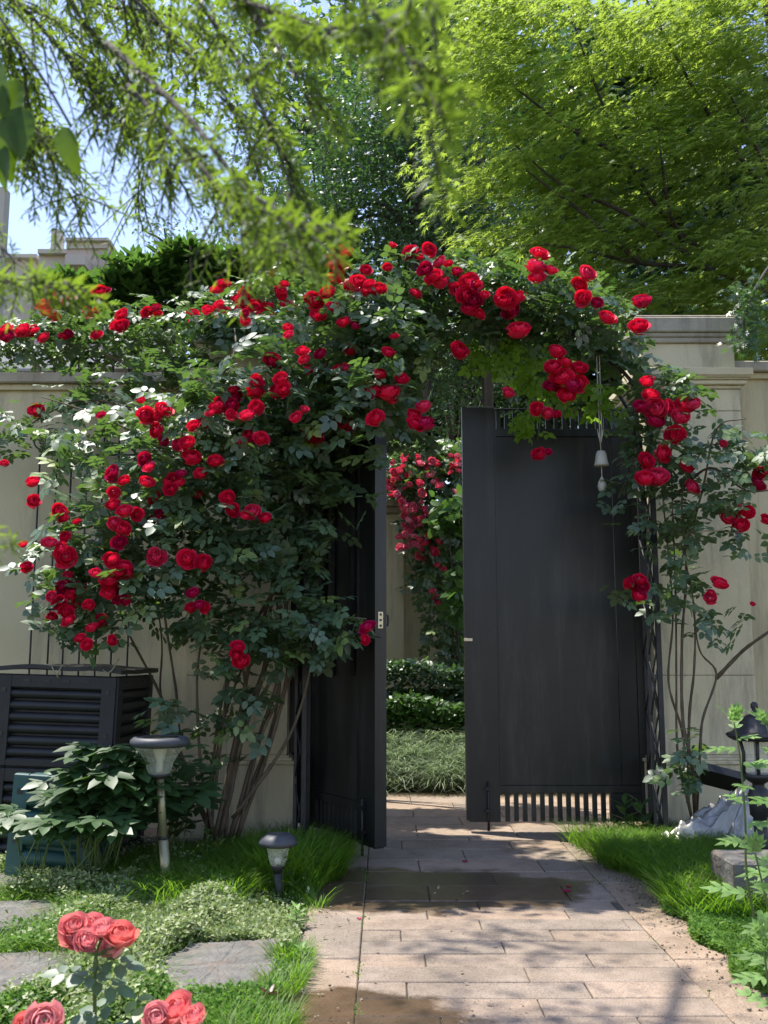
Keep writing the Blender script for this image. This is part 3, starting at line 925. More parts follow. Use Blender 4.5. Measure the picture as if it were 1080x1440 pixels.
def lantern():
    Y = 5.0; k = Y / FPX; cx = XW(1057, Y)
    t = thing('garden_lantern', (cx, Y, 0), 'black cast lantern with ribbed dome and finial on a turned post, behind the stone kerb', 'lantern')
    c = (cx, Y, 0); Z = lambda p: ZW(p, Y)
    MB().lathe([(1 * k, Z(1004)), (4 * k, Z(1002)), (4 * k, Z(999)), (3 * k, Z(998)), (5 * k, Z(995)), (5 * k, Z(990)), (2 * k, Z(987))], c, 14).build('finial', M['iron'], t)
    MB().lathe([(37 * k, Z(1036)), (39 * k, Z(1034)), (38 * k, Z(1031)), (30 * k, Z(1028)), (22 * k, Z(1018)), (16 * k, Z(1009)), (10 * k, Z(1005)), (3 * k, Z(1003))], c, 24, flute=0.012).build('dome', M['iron'], t)
    MB().lathe([(30 * k, Z(1041)), (37 * k, Z(1037)), (37 * k, Z(1036))], c, 24).build('rim', M['iron'], t)
    for a in range(4):
        an = math.pi / 4 + a * math.pi / 2 + .5
        x1, y1 = 21 * k * math.cos(an), 21 * k * math.sin(an)
        MB().tube([(cx + x1, Y + y1, Z(1040)), (cx + x1 * .8, Y + y1 * .8, Z(1060)), (cx + x1 * .85, Y + y1 * .85, Z(1088))], 2.4 * k, 6).build('glass_bar', M['iron'], t)
    MB().lathe([(15 * k, Z(1088)), (15 * k, Z(1040))], c, 20, cap=False).build('glass', M['glass'], t)
    MB().lathe([(14 * k, Z(1215)), (14 * k, Z(1180)), (9 * k, Z(1172)), (9 * k, Z(1150)), (13 * k, Z(1146)), (14 * k, Z(1118)), (12 * k, Z(1110)), (8 * k, Z(1106)), (8 * k, Z(1102)), (14 * k, Z(1098)), (19 * k, Z(1094)), (22 * k, Z(1088))], c, 20).build('post', M['iron'], t)
lantern()

# ------------------------------------------------------------------ wind bell
def wind_bell():
    Y = 5.68; k = Y / FPX; c = (XW(854.5, Y), Y, 0); Z = lambda p: ZW(p, Y)
    t = thing('wind_bell', (c[0], Y, Z(640)), 'pale ceramic wind bell hanging on a cord in front of the closed leaf', 'wind bell')
    MB().tube([(c[0] - 2 * k, Y, Z(500)), (c[0] - 1 * k, Y, Z(612)), (c[0], Y, Z(636))], 0.9 * k, 5).build('cord', M['bell'], t)
    MB().tube([(c[0] + 2 * k, Y, Z(500)), (c[0] + 2 * k, Y, Z(610)), (c[0], Y, Z(620))], 0.9 * k, 5).build('cord', M['bell'], t)
    mb = MB()
    for s in (-1, 1): mb.tube([(c[0], Y, Z(622)), (c[0] + s * 2.5 * k, Y, Z(612)), (c[0] + s * 4.5 * k, Y, Z(603))], [1.6 * k, 1.2 * k, .4 * k], 5)
    mb.build('knot', M['bell'], t)
    MB().lathe([(10.8 * k, Z(655)), (10.2 * k, Z(653)), (8.4 * k, Z(645)), (7.4 * k, Z(638)), (5.5 * k, Z(634.5)), (1.5 * k, Z(633.5))], c, 24).build('bell', M['bell'], t)
    MB().tube([(c[0], Y, Z(655)), (c[0], Y, Z(673))], 0.8 * k, 5).build('cord', M['bell'], t)
    MB().lathe([(1 * k, Z(692.5)), (4.5 * k, Z(690)), (6.6 * k, Z(684)), (5.4 * k, Z(678)), (2 * k, Z(672)), (.7 * k, Z(669))], c, 16).build('drop_weight', M['bell'], t)
wind_bell()

# ------------------------------------------------------------------ flagstones, kerb, sheet
FLAGS = [([(233, 1352), (268, 1333), (330, 1330), (394, 1325), (388, 1358), (374, 1406), (300, 1408), (238, 1406), (228, 1380)], 'grey flagstone between the two coral rose stems and the path'),
         ([(-80, 1347), (20, 1346), (90, 1342), (106, 1362), (84, 1392), (34, 1409), (-80, 1412)], 'grey flagstone at the left edge, nearest the tall coral rose'),
         ([(-80, 1273), (10, 1273), (72, 1271), (88, 1285), (62, 1302), (20, 1311), (-80, 1314)], 'grey flagstone at the left edge, midway up the lawn'),
         ([(-80, 1234), (0, 1234), (30, 1237), (36, 1245), (8, 1253), (-80, 1254)], 'small far flagstone at the left edge near the compost bin')]
FLAG_POLY = []
for pts, lab in FLAGS:
    P = [G(x, y_) for x, y_ in pts]
    c = sum(P, Vector()) / len(P)
    out_ = []
    for i in range(len(P)):
        a, b = P[i], P[(i + 1) % len(P)]
        for q in range(5):
            p = a.lerp(b, q / 5)
            out_.append(p + Vector((rnd(-.008, .008), rnd(-.012, .012), 0)))
    FLAG_POLY.append(np.array([(p.x, p.y) for p in out_]))
    n_ = len(out_)
    zt = 0.018
    vs = [(p.x, p.y, -.05) for p in out_] + [(p.x, p.y, zt - .006 + rnd(-.002, .002)) for p in out_] + [tuple(c + (p - c) * .975 + Vector((0, 0, zt + rnd(-.0015, .0015)))) for p in out_] + [tuple(c + (p - c) * .5 + Vector((0, 0, zt + rnd(-.002, .003)))) for p in out_] + [(c.x, c.y, zt)]
    fs = []
    for r in range(3): fs += [(r * n_ + i, r * n_ + (i + 1) % n_, (r + 1) * n_ + (i + 1) % n_, (r + 1) * n_ + i) for i in range(n_)]
    fs += [(3 * n_ + i, 3 * n_ + (i + 1) % n_, 4 * n_) for i in range(n_)]
    o = MB().add(vs, fs, False).build('flagstone', M['slate'])
    tag(o, lab, 'flagstone', 'flagstones set in the lawn')

kt = thing('stone_kerb', (1.9, 4.45, 0), 'grey stone kerb of the raised bed at the right edge', 'kerb')
MB().box(1.44, 2.25, 4.28, 4.56, -0.05, 0.215, 0.012).build('kerb_stone', M['slate'], kt)
MB().box(2.255, 3.4, 4.28, 4.56, -0.05, 0.212, 0.012).build('kerb_stone', M['slate'], kt)

# silver crumpled sheet and black tray at the foot of the right pillar
def crumple():
    Y = 5.55
    n = 60; vs = []
    for j in range(n):
        for i in range(n):
            u, v = i / (n - 1), j / (n - 1)
            px_ = 925 + 150 * u
            base = G(px_, 1180)
            x = XW(px_, Y); yy = Y - .12 + .4 * v
            env = math.sin(math.pi * min(1, v * 1.05)) * (0.25 + 0.75 * u) * (1 - 0.35 * max(0, u - .8) / .2)
            z = (0.30 + .12 * mnoise.noise(Vector((x * 4, yy * 5, 5)))) * env + 0.16 * env * (1 - abs(mnoise.noise(Vector((x * 2.2 + v * 3.4, v * 7 - x * 5, 1)))) * 2.6) + 0.03 * (1 - 3 * abs(mnoise.noise(Vector((x * 6 + v * 9, v * 14 - x * 9, 9))))) - .03
            vs.append((x, yy, max(z, -.01)))
    fs = [(j * n + i, j * n + i + 1, (j + 1) * n + i + 1, (j + 1) * n + i) for j in range(n - 1) for i in range(n - 1)]
    o = MB().add(vs, fs, True).build('plastic_sheet', M['silver'])
    tag(o, 'crumpled silver plastic sheet heaped at the foot of the right pillar', 'plastic sheet')
    c = W(1010, 1095, 5.75)
    T = Matrix.Translation(c) @ Matrix.Rotation(.25, 4, 'Y') @ Matrix.Rotation(-.5, 4, 'X')
    mb = MB().box(-.12, .12, -.09, .09, -.012, -.008, 0, T)
    for a in ((-.12, -.112, -.09, .09), (.112, .12, -.09, .09), (-.112, .112, -.09, -.082), (-.112, .112, .082, .09)): mb.box(*a, -.008, .03, 0, T)
    tag(mb.build('plant_tray', M['bin']), 'black plastic plant tray lying on the silver sheet', 'tray')
crumple()

# ------------------------------------------------------------------ buildings behind
YB = 42
bl = thing('apartment_building', W(95, 420, YB), 'far beige and pink apartment block with stepped roof and chimney, upper left', 'building')
def fb(name, x0, x1, y0, y1, dy, mat, bev=0.0, depth=8):
    YY = YB + dy
    return MB().box(W(x0, 350, YY).x, W(x1, 350, YY).x, YY, YY + depth, ZW(y1, YY), ZW(y0, YY), bev).build(name, mat, bl)
fb('wing', -60, 48, 362, 700, 2, M['fartrim'])
fb('wing_cornice', -62, 52, 357, 362, 1.6, M['fartrim'], depth=9)
fb('stair_tower', 55, 92, 356, 700, 0, M['fartrim'])
fb('tower_cornice', 53, 96, 350, 356, -.3, M['fartrim'], depth=9)
ch = fb('chimney', 71, 82, 322, 350, 1.2, M['fartrim'], depth=.8)
fb('main_block', 94, 152, 350, 700, -.6, M['farwall'])
fb('parapet', 93, 150, 338, 349, -.7, M['fartrim'], depth=9)
fb('cornice', 91, 152, 334, 338, -.9, M['fartrim'], depth=9)
fb('balcony_box', 92, 120, 358, 372, -1.6, M['fartrim'], depth=1)
fb('window', 96, 114, 374, 384, -.66, M['iron'], depth=.2)
fb('side_block', 148, 176, 368, 700, -.2, M['fartrim'])
fb('window', 156, 168, 376, 384, -.26, M['iron'], depth=.2)
o = MB().box(W(-6, 300, 20).x, W(5, 300, 20).x, 20, 20.3, 0, ZW(262, 20), .01).build('post', M['fartrim'])
tag(o, 'tall pale square post at the far left edge behind the branches', 'post')

# low tiled roof behind the left wall
rt = thing('tiled_shed', (-4, 8, 0), 'low shed with grey tiled roof seen over the left wall', 'shed')
MB().box(-6.5, XW(230, 8.2), 8.3, 10.2, 0, ZW(520, 8.3)).build('shed_wall', M['plaster'], rt)
n_ = 14
for i in range(n_):
    ya = 7.9 + i * .12; za = ZW(522, 7.9) + i * .045
    MB().box(-6.5, XW(240, 8) - i * .02, ya, ya + .15, za, za + .03, .004).build('tile_course', M['rooftile'], rt)

# far garden wall seen through the gate
YF = 11.0
fw = thing('far_wall', (0, YF, 0), 'beige wall with corniced end pier across the road, seen through the open gate', 'wall')
zt = ZW(726, YF)
MB().box(-6, XW(640, YF), YF, YF + .3, 0, zt).build('wall_face', M['plaster'], fw)
MB().box(-6, XW(640, YF), YF - .06, YF + .36, zt, zt + .1, .01).build('coping_stone', M['coping'], fw)
MB().box(-.9, XW(568, YF - .3), YF - .3, YF + .4, 0, ZW(722, YF - .3), .01).build('end_pier', M['plaster'], fw)
mb = MB(); z_ = ZW(722, YF - .3)
mb.box(-.95, XW(572, YF - .3), YF - .35, YF + .45, z_, z_ + .07, .01).box(-1.0, XW(576, YF - .3), YF - .4, YF + .5, z_ + .07, z_ + .15, .01)
mb.build('pier_cap', M['coping'], fw)
MB().box(-.85, XW(560, YF - .2), YF - .2, YF + .3, z_ + .15, z_ + .45, .01).build('pier_block', M['coping'], fw)

# ================================================================== PLANTS
def canes(parent, lines, r0=0.012, r1=0.004, mat=None, name='cane', jit=.012):
    for pts in lines:
        pp = spline([W(*p) + Vector((rnd(-jit, jit), rnd(-jit, jit), rnd(-jit, jit))) for p in pts], 6)
        n = len(pp); k = rnd(.75, 1.25)
        MB().tube(pp, [k * (r0 + (r1 - r0) * i / (n - 1)) * (1 + .12 * math.sin(i * 2.1)) for i in range(n)], 6).build(name, mat or M['cane'], parent)

C3 = lambda x, y, s: (x / 2, y / 2 + 320, s / 2)
C4 = lambda x, y, s: (x / 2 + 540, y / 2 + 320, s / 2)
C5 = lambda x, y, s: (x / 2.571, y / 2.571 + 780, s / 2.571)
C7 = lambda x, y, s: (x / 2.4545 + 640, y / 2.4545 + 780, s / 2.4545)
C6 = lambda x, y, s: (x / 3.43 + 400, y / 3.43 + 780, s / 3.43)

# --- main climbing rose over the arch
B_LEFT3 = [(950,70,45),(975,68,35),(935,100,38),(965,105,36),(945,140,52),(920,180,48),(885,205,52),(870,195,40),(895,245,40),(940,215,25),(990,172,48),(1025,178,40),(1062,172,46),(1030,120,34),(985,342,38),(850,345,42),(900,355,36),(865,395,50),(950,402,48),(975,395,34),(855,370,30),(790,425,40),(795,455,45),(1070,410,40),(1050,455,60),(980,548,58),(1055,535,55),(882,580,56),(832,533,38),(857,510,24),(735,592,46),(720,505,44),(695,525,44),(650,525,30),(605,500,40),(590,520,30),(543,555,36),(605,655,44),(525,605,50),(505,612,40),(540,645,50),(565,690,40),(510,690,30),(440,570,44),(460,600,30),(460,510,50),(410,530,52),(440,528,44),(397,485,24),(283,525,30),(405,650,44),(418,672,36),(415,715,44),(315,690,50),(348,710,34),(320,745,36),(318,778,38),(350,795,45),(385,805,36),(325,830,44),(345,845,44),(335,885,38),(315,930,46),(350,950,40),(165,795,40),(175,810,40),(215,825,24),(140,885,38),(170,905,40),(185,925,55),(95,770,40),(92,713,38),(75,950,30),(65,890,24),(640,760,42),(655,795,36),(705,800,50),(690,810,30),(745,815,36),(440,925,50),(525,930,55),(570,940,45),(480,735,40),(183,870,30),(610,170,40),(628,155,38),(810,280,28),(810,300,32),(690,240,30),(690,262,36),(715,225,34),(765,127,22),(800,158,25)]
B_LEFT5 = [(97,47,40),(345,65,40),(405,20,55),(395,90,70),(430,60,50),(460,65,45),(390,140,50),(455,165,40),(185,150,36),(213,172,48),(240,205,55),(245,235,45),(320,180,45),(328,262,42),(290,300,40),(315,325,42),(405,310,40),(697,137,40),(690,190,38),(720,180,40),(740,190,40),(860,330,50),(855,360,45),(872,385,55),(735,35,45)]
B_TOP4 = [(73,68,48),(127,62,44),(100,83,24),(25,48,22),(155,97,42),(180,100,30),(10,112,30),(140,135,50),(160,152,46),(105,125,30),(205,122,34),(195,162,34),(90,183,36),(240,150,55),(215,175,55),(235,190,60),(255,160,50),(250,205,60),(240,225,50),(265,240,40),(440,70,52),(430,105,60),(430,138,46),(470,117,38),(375,197,50),(345,200,62),(330,205,50),(355,232,55),(380,285,60),(573,128,52),(550,160,42),(558,198,50),(600,210,36),(628,250,54),(722,204,54),(717,275,58),(212,345,55),(30,303,24),(12,350,36),(50,425,44),(10,460,60),(20,480,40),(85,525,40),(110,500,46),(112,548,52),(90,550,50),(485,345,52),(475,390,46),(510,375,44),(500,420,60),(550,395,44),(530,440,50),(548,440,50),(472,445,46),(515,470,46),(350,463,36),(430,510,40),(460,520,40),(485,525,25),(435,637,42),(462,630,22)]
B_R4 = [(740,430,40),(752,468,50),(722,502,44),(765,510,60),(800,505,40),(765,540,50),(845,498,60),(866,495,46),(835,530,50),(820,582,60),(787,635,48),(740,655,50),(855,665,52),(735,705,50),(770,700,60),(760,695,50),(870,728,46),(1065,690,50),(1050,718,50),(1075,820,30),(970,810,48),(1018,795,48),(1005,835,48),(955,608,20)]
B_R7 = [(610,100,50),(640,85,45),(635,140,55),(650,110,40),(915,95,55),(880,150,45),(885,130,25),(1027,170,18)]
B_C6 = [(397,345,80),(390,410,50)]
B_WALL3 = [(15,285,40),(0,300,44),(20,305,40),(97,287,28),(120,307,40),(247,240,34),(272,232,20),(280,180,44),(300,175,25),(340,245,40),(340,275,42),(270,300,38),(415,238,36),(435,225,34),(445,240,24),(543,240,38),(597,250,44),(585,230,34),(605,270,28),(627,268,24),(103,515,44),(12,662,24)]

def smooth_depth(x, y, base, amp=0.12):
    return base + amp * mnoise.noise(Vector((x / 70, y / 70, 4.2)))

arose = thing('climbing_rose', W(315, 1170, 5.6), 'large red climbing rose sprawling over the arch from thick canes at its left foot', 'climbing rose')
arose.location.z = 0
def put_blooms(parent, lst, base, scale=1.0, amp=.12):
    for (x, y_, s) in lst:
        Y = smooth_depth(x, y_, base(x, y_) if callable(base) else base, amp) + rnd(-.03, .03)
        bloom(parent, W(x, y_, Y), s * Y / FPX * 1.08 * scale, M['red'])
def base_main(x, y_):
    if x < 430: return 5.02
    if 500 < x < 600 and y_ > 430: return 4.98
    if y_ > 480 and x > 540: return 5.42
    return 5.28
put_blooms(arose, [C3(*b) for b in B_LEFT3] + [C5(*b) for b in B_LEFT5] + [C4(*b) for b in B_TOP4] + [C6(*b) for b in B_C6], base_main)

def extra(parent, n, areas, Y, smin=14, smax=26):
    for i in range(n):
        (x, y_, rx, ry) = random.choice(areas); a = rnd(0, 6.28); r_ = random.random() ** .5
        q = W(x + rx * r_ * math.cos(a), y_ + ry * r_ * math.sin(a), Y + rnd(-.05, .12))
        for j in range(random.choice((1, 1, 2, 3))):
            bloom(parent, q + Vector((rnd(-.06, .06), rnd(-.04, .04), rnd(-.06, .06))) * (j > 0), rnd(smin, smax) * Y / FPX, M['red'])
extra(arose, 34, [(180, 740, 110, 110), (290, 640, 120, 80), (440, 470, 80, 60), (120, 840, 60, 50), (560, 400, 120, 50), (350, 560, 90, 60)], 5.12)
blobs = [  # px, py, rx, ry, Y, rY, n
    (640, 420, 110, 62, 5.7, .42, 230), (545, 425, 110, 62, 5.7, .45, 230), (740, 425, 90, 60, 5.75, .4, 190), (820, 450, 75, 62, 5.75, .35, 170), (865, 500, 40, 45, 5.8, .3, 70),
    (470, 490, 110, 80, 5.6, .5, 260), (560, 500, 85, 70, 5.65, .4, 170), (430, 570, 95, 70, 5.5, .5, 190), (530, 590, 75, 50, 5.6, .4, 110), (350, 560, 110, 65, 5.45, .5, 210),
    (270, 620, 95, 75, 5.4, .45, 180), (360, 660, 105, 75, 5.45, .5, 210), (440, 655, 50, 65, 5.6, .35, 95), (210, 690, 90, 75, 5.35, .4, 160), (300, 740, 115, 75, 5.4, .45, 200),
    (140, 760, 80, 60, 5.35, .35, 110), (210, 820, 105, 60, 5.35, .4, 150), (110, 830, 65, 50, 5.35, .3, 60), (370, 800, 95, 80, 5.5, .4, 150), (130, 880, 60, 30, 5.3, .25, 32),
    (300, 880, 80, 45, 5.45, .35, 60), (330, 940, 60, 60, 5.5, .3, 45), (425, 760, 38, 60, 5.6, .3, 40), (400, 900, 60, 50, 5.4, .3, 55), (450, 880, 70, 45, 5.3, .25, 70),
    (470, 700, 25, 70, 5.4, .2, 24), (330, 1010, 55, 60, 5.5, .25, 36), (240, 1000, 35, 22, 5.2, .2, 14), (170, 590, 60, 40, 5.6, .3, 45), (110, 640, 60, 50, 5.5, .3, 45), (60, 790, 40, 40, 5.4, .25, 16),
    (330, 458, 85, 24, 6.0, .1, 110), (250, 500, 60, 20, 6.05, .08, 40), (690, 470, 60, 30, 5.85, .3, 60), (520, 640, 22, 34, 5.15, .12, 9), (535, 540, 44, 50, 5.15, .22, 100), (560, 470, 50, 50, 5.3, .25, 70), (490, 585, 40, 30, 5.3, .2, 40), (515, 700, 22, 30, 5.15, .1, 5), (600, 620, 25, 18, 5.5, .1, 8),
]
Pm = blob_points([b[:6] + (int(b[6] * 1.12),) for b in blobs])
Rm = leaf_frames(len(Pm), up=1.0, face=-.28, spread=.7)
foliage(arose, T_ROSE, 'roseleaf', Pm, Rm, RNG.uniform(.11, .175, len(Pm)), M['roseleaf'])
# hanging sprays lit through, under the right half of the arch
blobs = [(760, 530, 50, 48, 5.8, .25, 52), (745, 590, 25, 30, 5.7, .15, 22), (830, 560, 45, 30, 5.8, .2, 36), (700, 500, 50, 25, 5.8, .2, 40)]
Ph = blob_points(blobs); Rh = leaf_frames(len(Ph), up=.5, face=-.7, droop=-.6)
foliage(arose, T_ROSE, 'roseleaf', Ph, Rh, RNG.uniform(.10, .14, len(Ph)), M['youngleaf'], n_parts=0, rest='hanging_foliage', rv=RNG.uniform(.85, 1, len(Ph)))
lines = []
for i in range(11):
    bx = 285 + i * 5
    by = 1178 - abs(i - 5) * 2
    mx = 330 + i * 8 + rnd(-12, 12)
    lines.append([(bx, by + 6, 5.62), (bx + (mx - bx) * .45 + rnd(-10, 14), 1040, 5.6), (mx + rnd(-5, 12), 930, 5.65), (395 + rnd(-14, 14), 800, 5.7), (405 + rnd(-14, 16), 700, 5.75), (420 + rnd(-40, 50), 600, 5.7), (450 + rnd(-60, 90), 500, 5.7)])
canes(arose, lines, .0115, .005, jit=.03)
canes(arose, [[(300, 1170, 5.6), (286, 1080, 5.6), (278, 960, 5.6), (285, 860, 5.6), (270, 760, 5.5)],
              [(296, 1168, 5.7), (262, 1080, 5.75), (225, 980, 5.8), (180, 880, 5.7), (150, 790, 5.5)],
              [(290, 1165, 5.72), (230, 1000, 5.9), (228, 900, 5.8), (215, 800, 5.6)],
              [(310, 1172, 5.6), (330, 1080, 5.6), (345, 980, 5.6), (330, 880, 5.5), (330, 780, 5.45)],
              [(330, 1150, 5.55), (400, 1050, 5.5), (425, 980, 5.45), (440, 900, 5.35)],
              [(390, 800, 5.7), (330, 700, 5.6), (240, 640, 5.5), (150, 590, 5.5), (60, 560, 5.55)],
              [(420, 640, 5.7), (520, 480, 5.7), (640, 420, 5.7), (760, 420, 5.7), (870, 480, 5.75), (905, 560, 5.8)],
              [(400, 620, 5.6), (500, 450, 5.6), (620, 395, 5.6), (700, 400, 5.6)],
              [(380, 700, 5.6), (280, 600, 5.5), (330, 500, 5.6), (330, 460, 5.9)],
              [(440, 880, 5.3), (480, 872, 5.28), (512, 872, 5.25)]], .012, .004)
canes(arose, [[(650, 420, 5.7), (700, 440, 5.9), (640, 480, 5.9), (600, 600, 5.75)], [(800, 450, 5.8), (770, 520, 5.75), (755, 620, 5.65)]], .005, .002, M['stem'], 'shoot')
for i in range(26):        # short shoots with light along the top
    x = 430 + i * 18 + rnd(-10, 10); y_ = 395 + 0.0008 * (x - 640) ** 2 + rnd(-8, 20)
    p = W(x, y_, 5.6 + rnd(-.2, .2)); q = p + Vector((rnd(-.1, .1), rnd(-.08, .05), rnd(.05, .16)))
    MB().tube([p - Vector((0, 0, .1)), p, q], [.003, .0025, .0015], 5).build('shoot', M['stem'], arose)

# --- right-hand climber
rrose = thing('climbing_rose', G(978, 1178), 'slender red climbing rose growing up before the right pillar', 'climbing rose')
Y0 = rrose.location.y
put_blooms(rrose, [C4(*b) for b in B_R4] + [C7(*b) for b in B_R7], 5.35)
canes(rrose, [[(980, 1182, Y0), (968, 1130, 5.72), (955, 1060, 5.7), (953, 950, 5.7), (948, 840, 5.7), (945, 700, 5.6), (940, 580, 5.6)],
              [(980, 1180, Y0), (965, 1100, 5.75), (960, 1030, 5.75), (940, 960, 5.72), (944, 860, 5.7), (935, 740, 5.65), (925, 640, 5.6)],
              [(976, 1178, Y0), (975, 1080, 5.6), (958, 1010, 5.6), (962, 900, 5.6), (968, 800, 5.55), (960, 690, 5.5), (985, 640, 5.45)],
              [(978, 1178, Y0), (985, 1060, 5.65), (990, 1010, 5.65), (1008, 950, 5.6), (985, 915, 5.6), (972, 860, 5.6)],
              [(1008, 952, 5.6), (1045, 915, 5.5), (1085, 885, 5.4), (1110, 860, 5.4)],
              [(970, 1130, 5.7), (968, 1010, 5.65), (978, 940, 5.6), (975, 850, 5.6), (960, 760, 5.5)],
              [(945, 700, 5.6), (1000, 660, 5.4), (1050, 690, 5.3), (1095, 690, 5.25)],
              [(955, 800, 5.6), (990, 690, 5.45), (1010, 600, 5.4), (1050, 590, 5.35)]], .010, .0035)
blobs = [(940, 560, 55, 45, 5.6, .3, 80), (940, 650, 60, 60, 5.55, .3, 100), (890, 600, 40, 30, 5.6, .2, 36), (950, 740, 60, 50, 5.55, .25, 70), (955, 830, 60, 55, 5.6, .25, 62), (1020, 690, 50, 40, 5.4, .25, 60),
         (1060, 640, 45, 40, 5.35, .25, 48), (1010, 880, 50, 30, 5.5, .2, 16), (955, 1090, 28, 28, 5.6, .15, 22), (970, 1045, 22, 30, 5.6, .15, 10), (880, 700, 30, 50, 5.6, .2, 14), (870, 830, 25, 20, 5.5, .15, 6), (1060, 760, 30, 30, 5.35, .2, 14), (1010, 605, 30, 20, 5.4, .15, 14), (925, 530, 40, 25, 5.5, .2, 22)]
Pr = blob_points(blobs)
foliage(rrose, T_ROSE, 'roseleaf', Pr, leaf_frames(len(Pr), up=1.0, face=-.3, spread=.75), RNG.uniform(.10, .155, len(Pr)), M['roseleaf'])

# --- rose along the left wall
wrose = thing('climbing_rose', (-2.2, 6.2, 0), 'red climbing rose spilling over the coping of the left wall', 'climbing rose')
put_blooms(wrose, [C3(*b) for b in B_WALL3], lambda x, y_: 6.15 if y_ < 500 else 5.9, amp=.08)
extra(wrose, 16, [(80, 450, 100, 28), (250, 440, 110, 34), (380, 420, 50, 25)], 6.2)
blobs = [(-10, 480, 60, 36, 6.55, .35, 90), (60, 475, 70, 38, 6.55, .35, 130), (140, 470, 70, 42, 6.6, .4, 140), (220, 460, 70, 48, 6.6, .4, 150), (300, 450, 70, 45, 6.6, .4, 150), (370, 425, 60, 38, 6.5, .4, 120), (150, 545, 60, 32, 6.2, .2, 50), (45, 600, 55, 40, 6.0, .25, 48), (100, 560, 40, 30, 6.1, .2, 26), (0, 620, 40, 30, 6.0, .2, 20), (400, 400, 60, 30, 6.5, .35, 80), (220, 530, 50, 25, 6.2, .2, 30)]
Pw = blob_points(blobs)
foliage(wrose, T_ROSE, 'roseleaf', Pw, leaf_frames(len(Pw), up=1.1, face=-.2, spread=.7), RNG.uniform(.10, .15, len(Pw)), M['roseleaf'])
canes(wrose, [[(255, 1150, 6.3), (250, 1000, 6.3), (225, 800, 6.2), (250, 600, 6.2), (300, 500, 6.3), (330, 450, 6.5)], [(250, 560, 6.2), (150, 500, 6.5), (40, 470, 6.5)], [(250, 600, 6.2), (120, 560, 6.1), (20, 610, 6.0)], [(315, 470, 6.3), (262, 540, 6.1), (255, 620, 6.1)]], .011, .005)

# --- roses across the road
frose = thing('rose_shrub', (0.6, 10.4, .3), 'far pink-red rose shrub trailing over the wall across the road', 'rose shrub')
for i in range(150):
    u = random.random()
    if u < .55: x, y_ = rnd(536, 662), rnd(640, 700)
    elif u < .85: x = rnd(560, 625); y_ = 700 + (x - 560) * rnd(.4, 3.0)
    else: x, y_ = rnd(560, 600), rnd(690, 770)
    if y_ > 880: continue
    Y = 10.1 + rnd(-.1, .3)
    bloom(frose, W(x, y_, Y), rnd(7, 13) * Y / FPX, M['farred'])
blobs = [(600, 670, 80, 42, 10.5, .4, 620), (620, 740, 60, 40, 10.5, .35, 260), (610, 800, 42, 60, 10.5, .3, 230), (635, 880, 40, 60, 10.5, .3, 220), (640, 760, 45, 50, 10.4, .3, 160), (600, 640, 70, 25, 10.6, .4, 260)]
Pf = blob_points(blobs)
foliage(frose, T_ROSE, 'farrose', Pf, leaf_frames(len(Pf)), RNG.uniform(.12, .18, len(Pf)), M['roseleaf'], n_parts=120)
canes(frose, [[(640, 950, 10.6), (630, 850, 10.5), (600, 760, 10.4), (580, 690, 10.4)], [(645, 950, 10.6), (640, 800, 10.5), (620, 700, 10.5)]], .02, .008)

fs1 = thing('glossy_shrub', (0.9, 10.0, .3), 'bright glossy-leaved shrub in front of the far roses across the road', 'shrub')
Ps = blob_points([(625, 725, 28, 35, 9.9, .25, 120), (645, 840, 22, 60, 9.9, .25, 130), (650, 720, 25, 30, 9.9, .3, 80)])
foliage(fs1, T_OVAL, 'glossy', Ps, leaf_frames(len(Ps), up=.5, face=-.6), RNG.uniform(.10, .16, len(Ps)), M['shrubleaf'], n_parts=80)
canes(fs1, [[(650, 960, 10), (640, 850, 9.95), (630, 730, 9.9)]], .015, .006, M['bark'], 'stem')

# --- hedges across the road
def hedge(x0, x1, y0, y1, z0, z1, n, mat, s, label, core=(0.01, 0.02, 0.01)):
    t = thing('clipped_hedge', ((x0 + x1) / 2, (y0 + y1) / 2, z0), label, 'hedge', 'hedges across the road')
    P = np.stack([RNG.uniform(x0, x1, n), RNG.uniform(y0, y1, n), RNG.uniform(z0, z1, n)], 1)
    k = RNG.random(n)
    P[k < .5, 1] = y0 + RNG.random((k < .5).sum()) ** 2 * .12
    P[k >= .5, 2] = z1 - RNG.random((k >= .5).sum()) ** 2 * .12
    P[:, 2] += .04 * np.sin(P[:, 0] * 7) + RNG.normal(0, .012, n)
    foliage(t, T_OVAL, 'hedge' + mat.name, P, leaf_frames(n, up=.8, face=-.7, droop=.2), RNG.uniform(s * .7, s * 1.3, n), mat, n_parts=150)
    mb = MB().box(x0, x1, y0 + .2, y1, z0 - .1, z1 - .2); mb.build('inner_branches', M['soil'], t)
hedge(-1.6, 4, 9.25, 9.9, .3, ZW(938, 9.3), 16000, M['darkleaf'], .06, 'dark green clipped hedge across the road, taller back row')
hedge(-1.6, 4, 8.85, 9.15, .25, ZW(988, 8.9), 9000, M['shrubleaf'], .065, 'bright green low hedge across the road, front row')

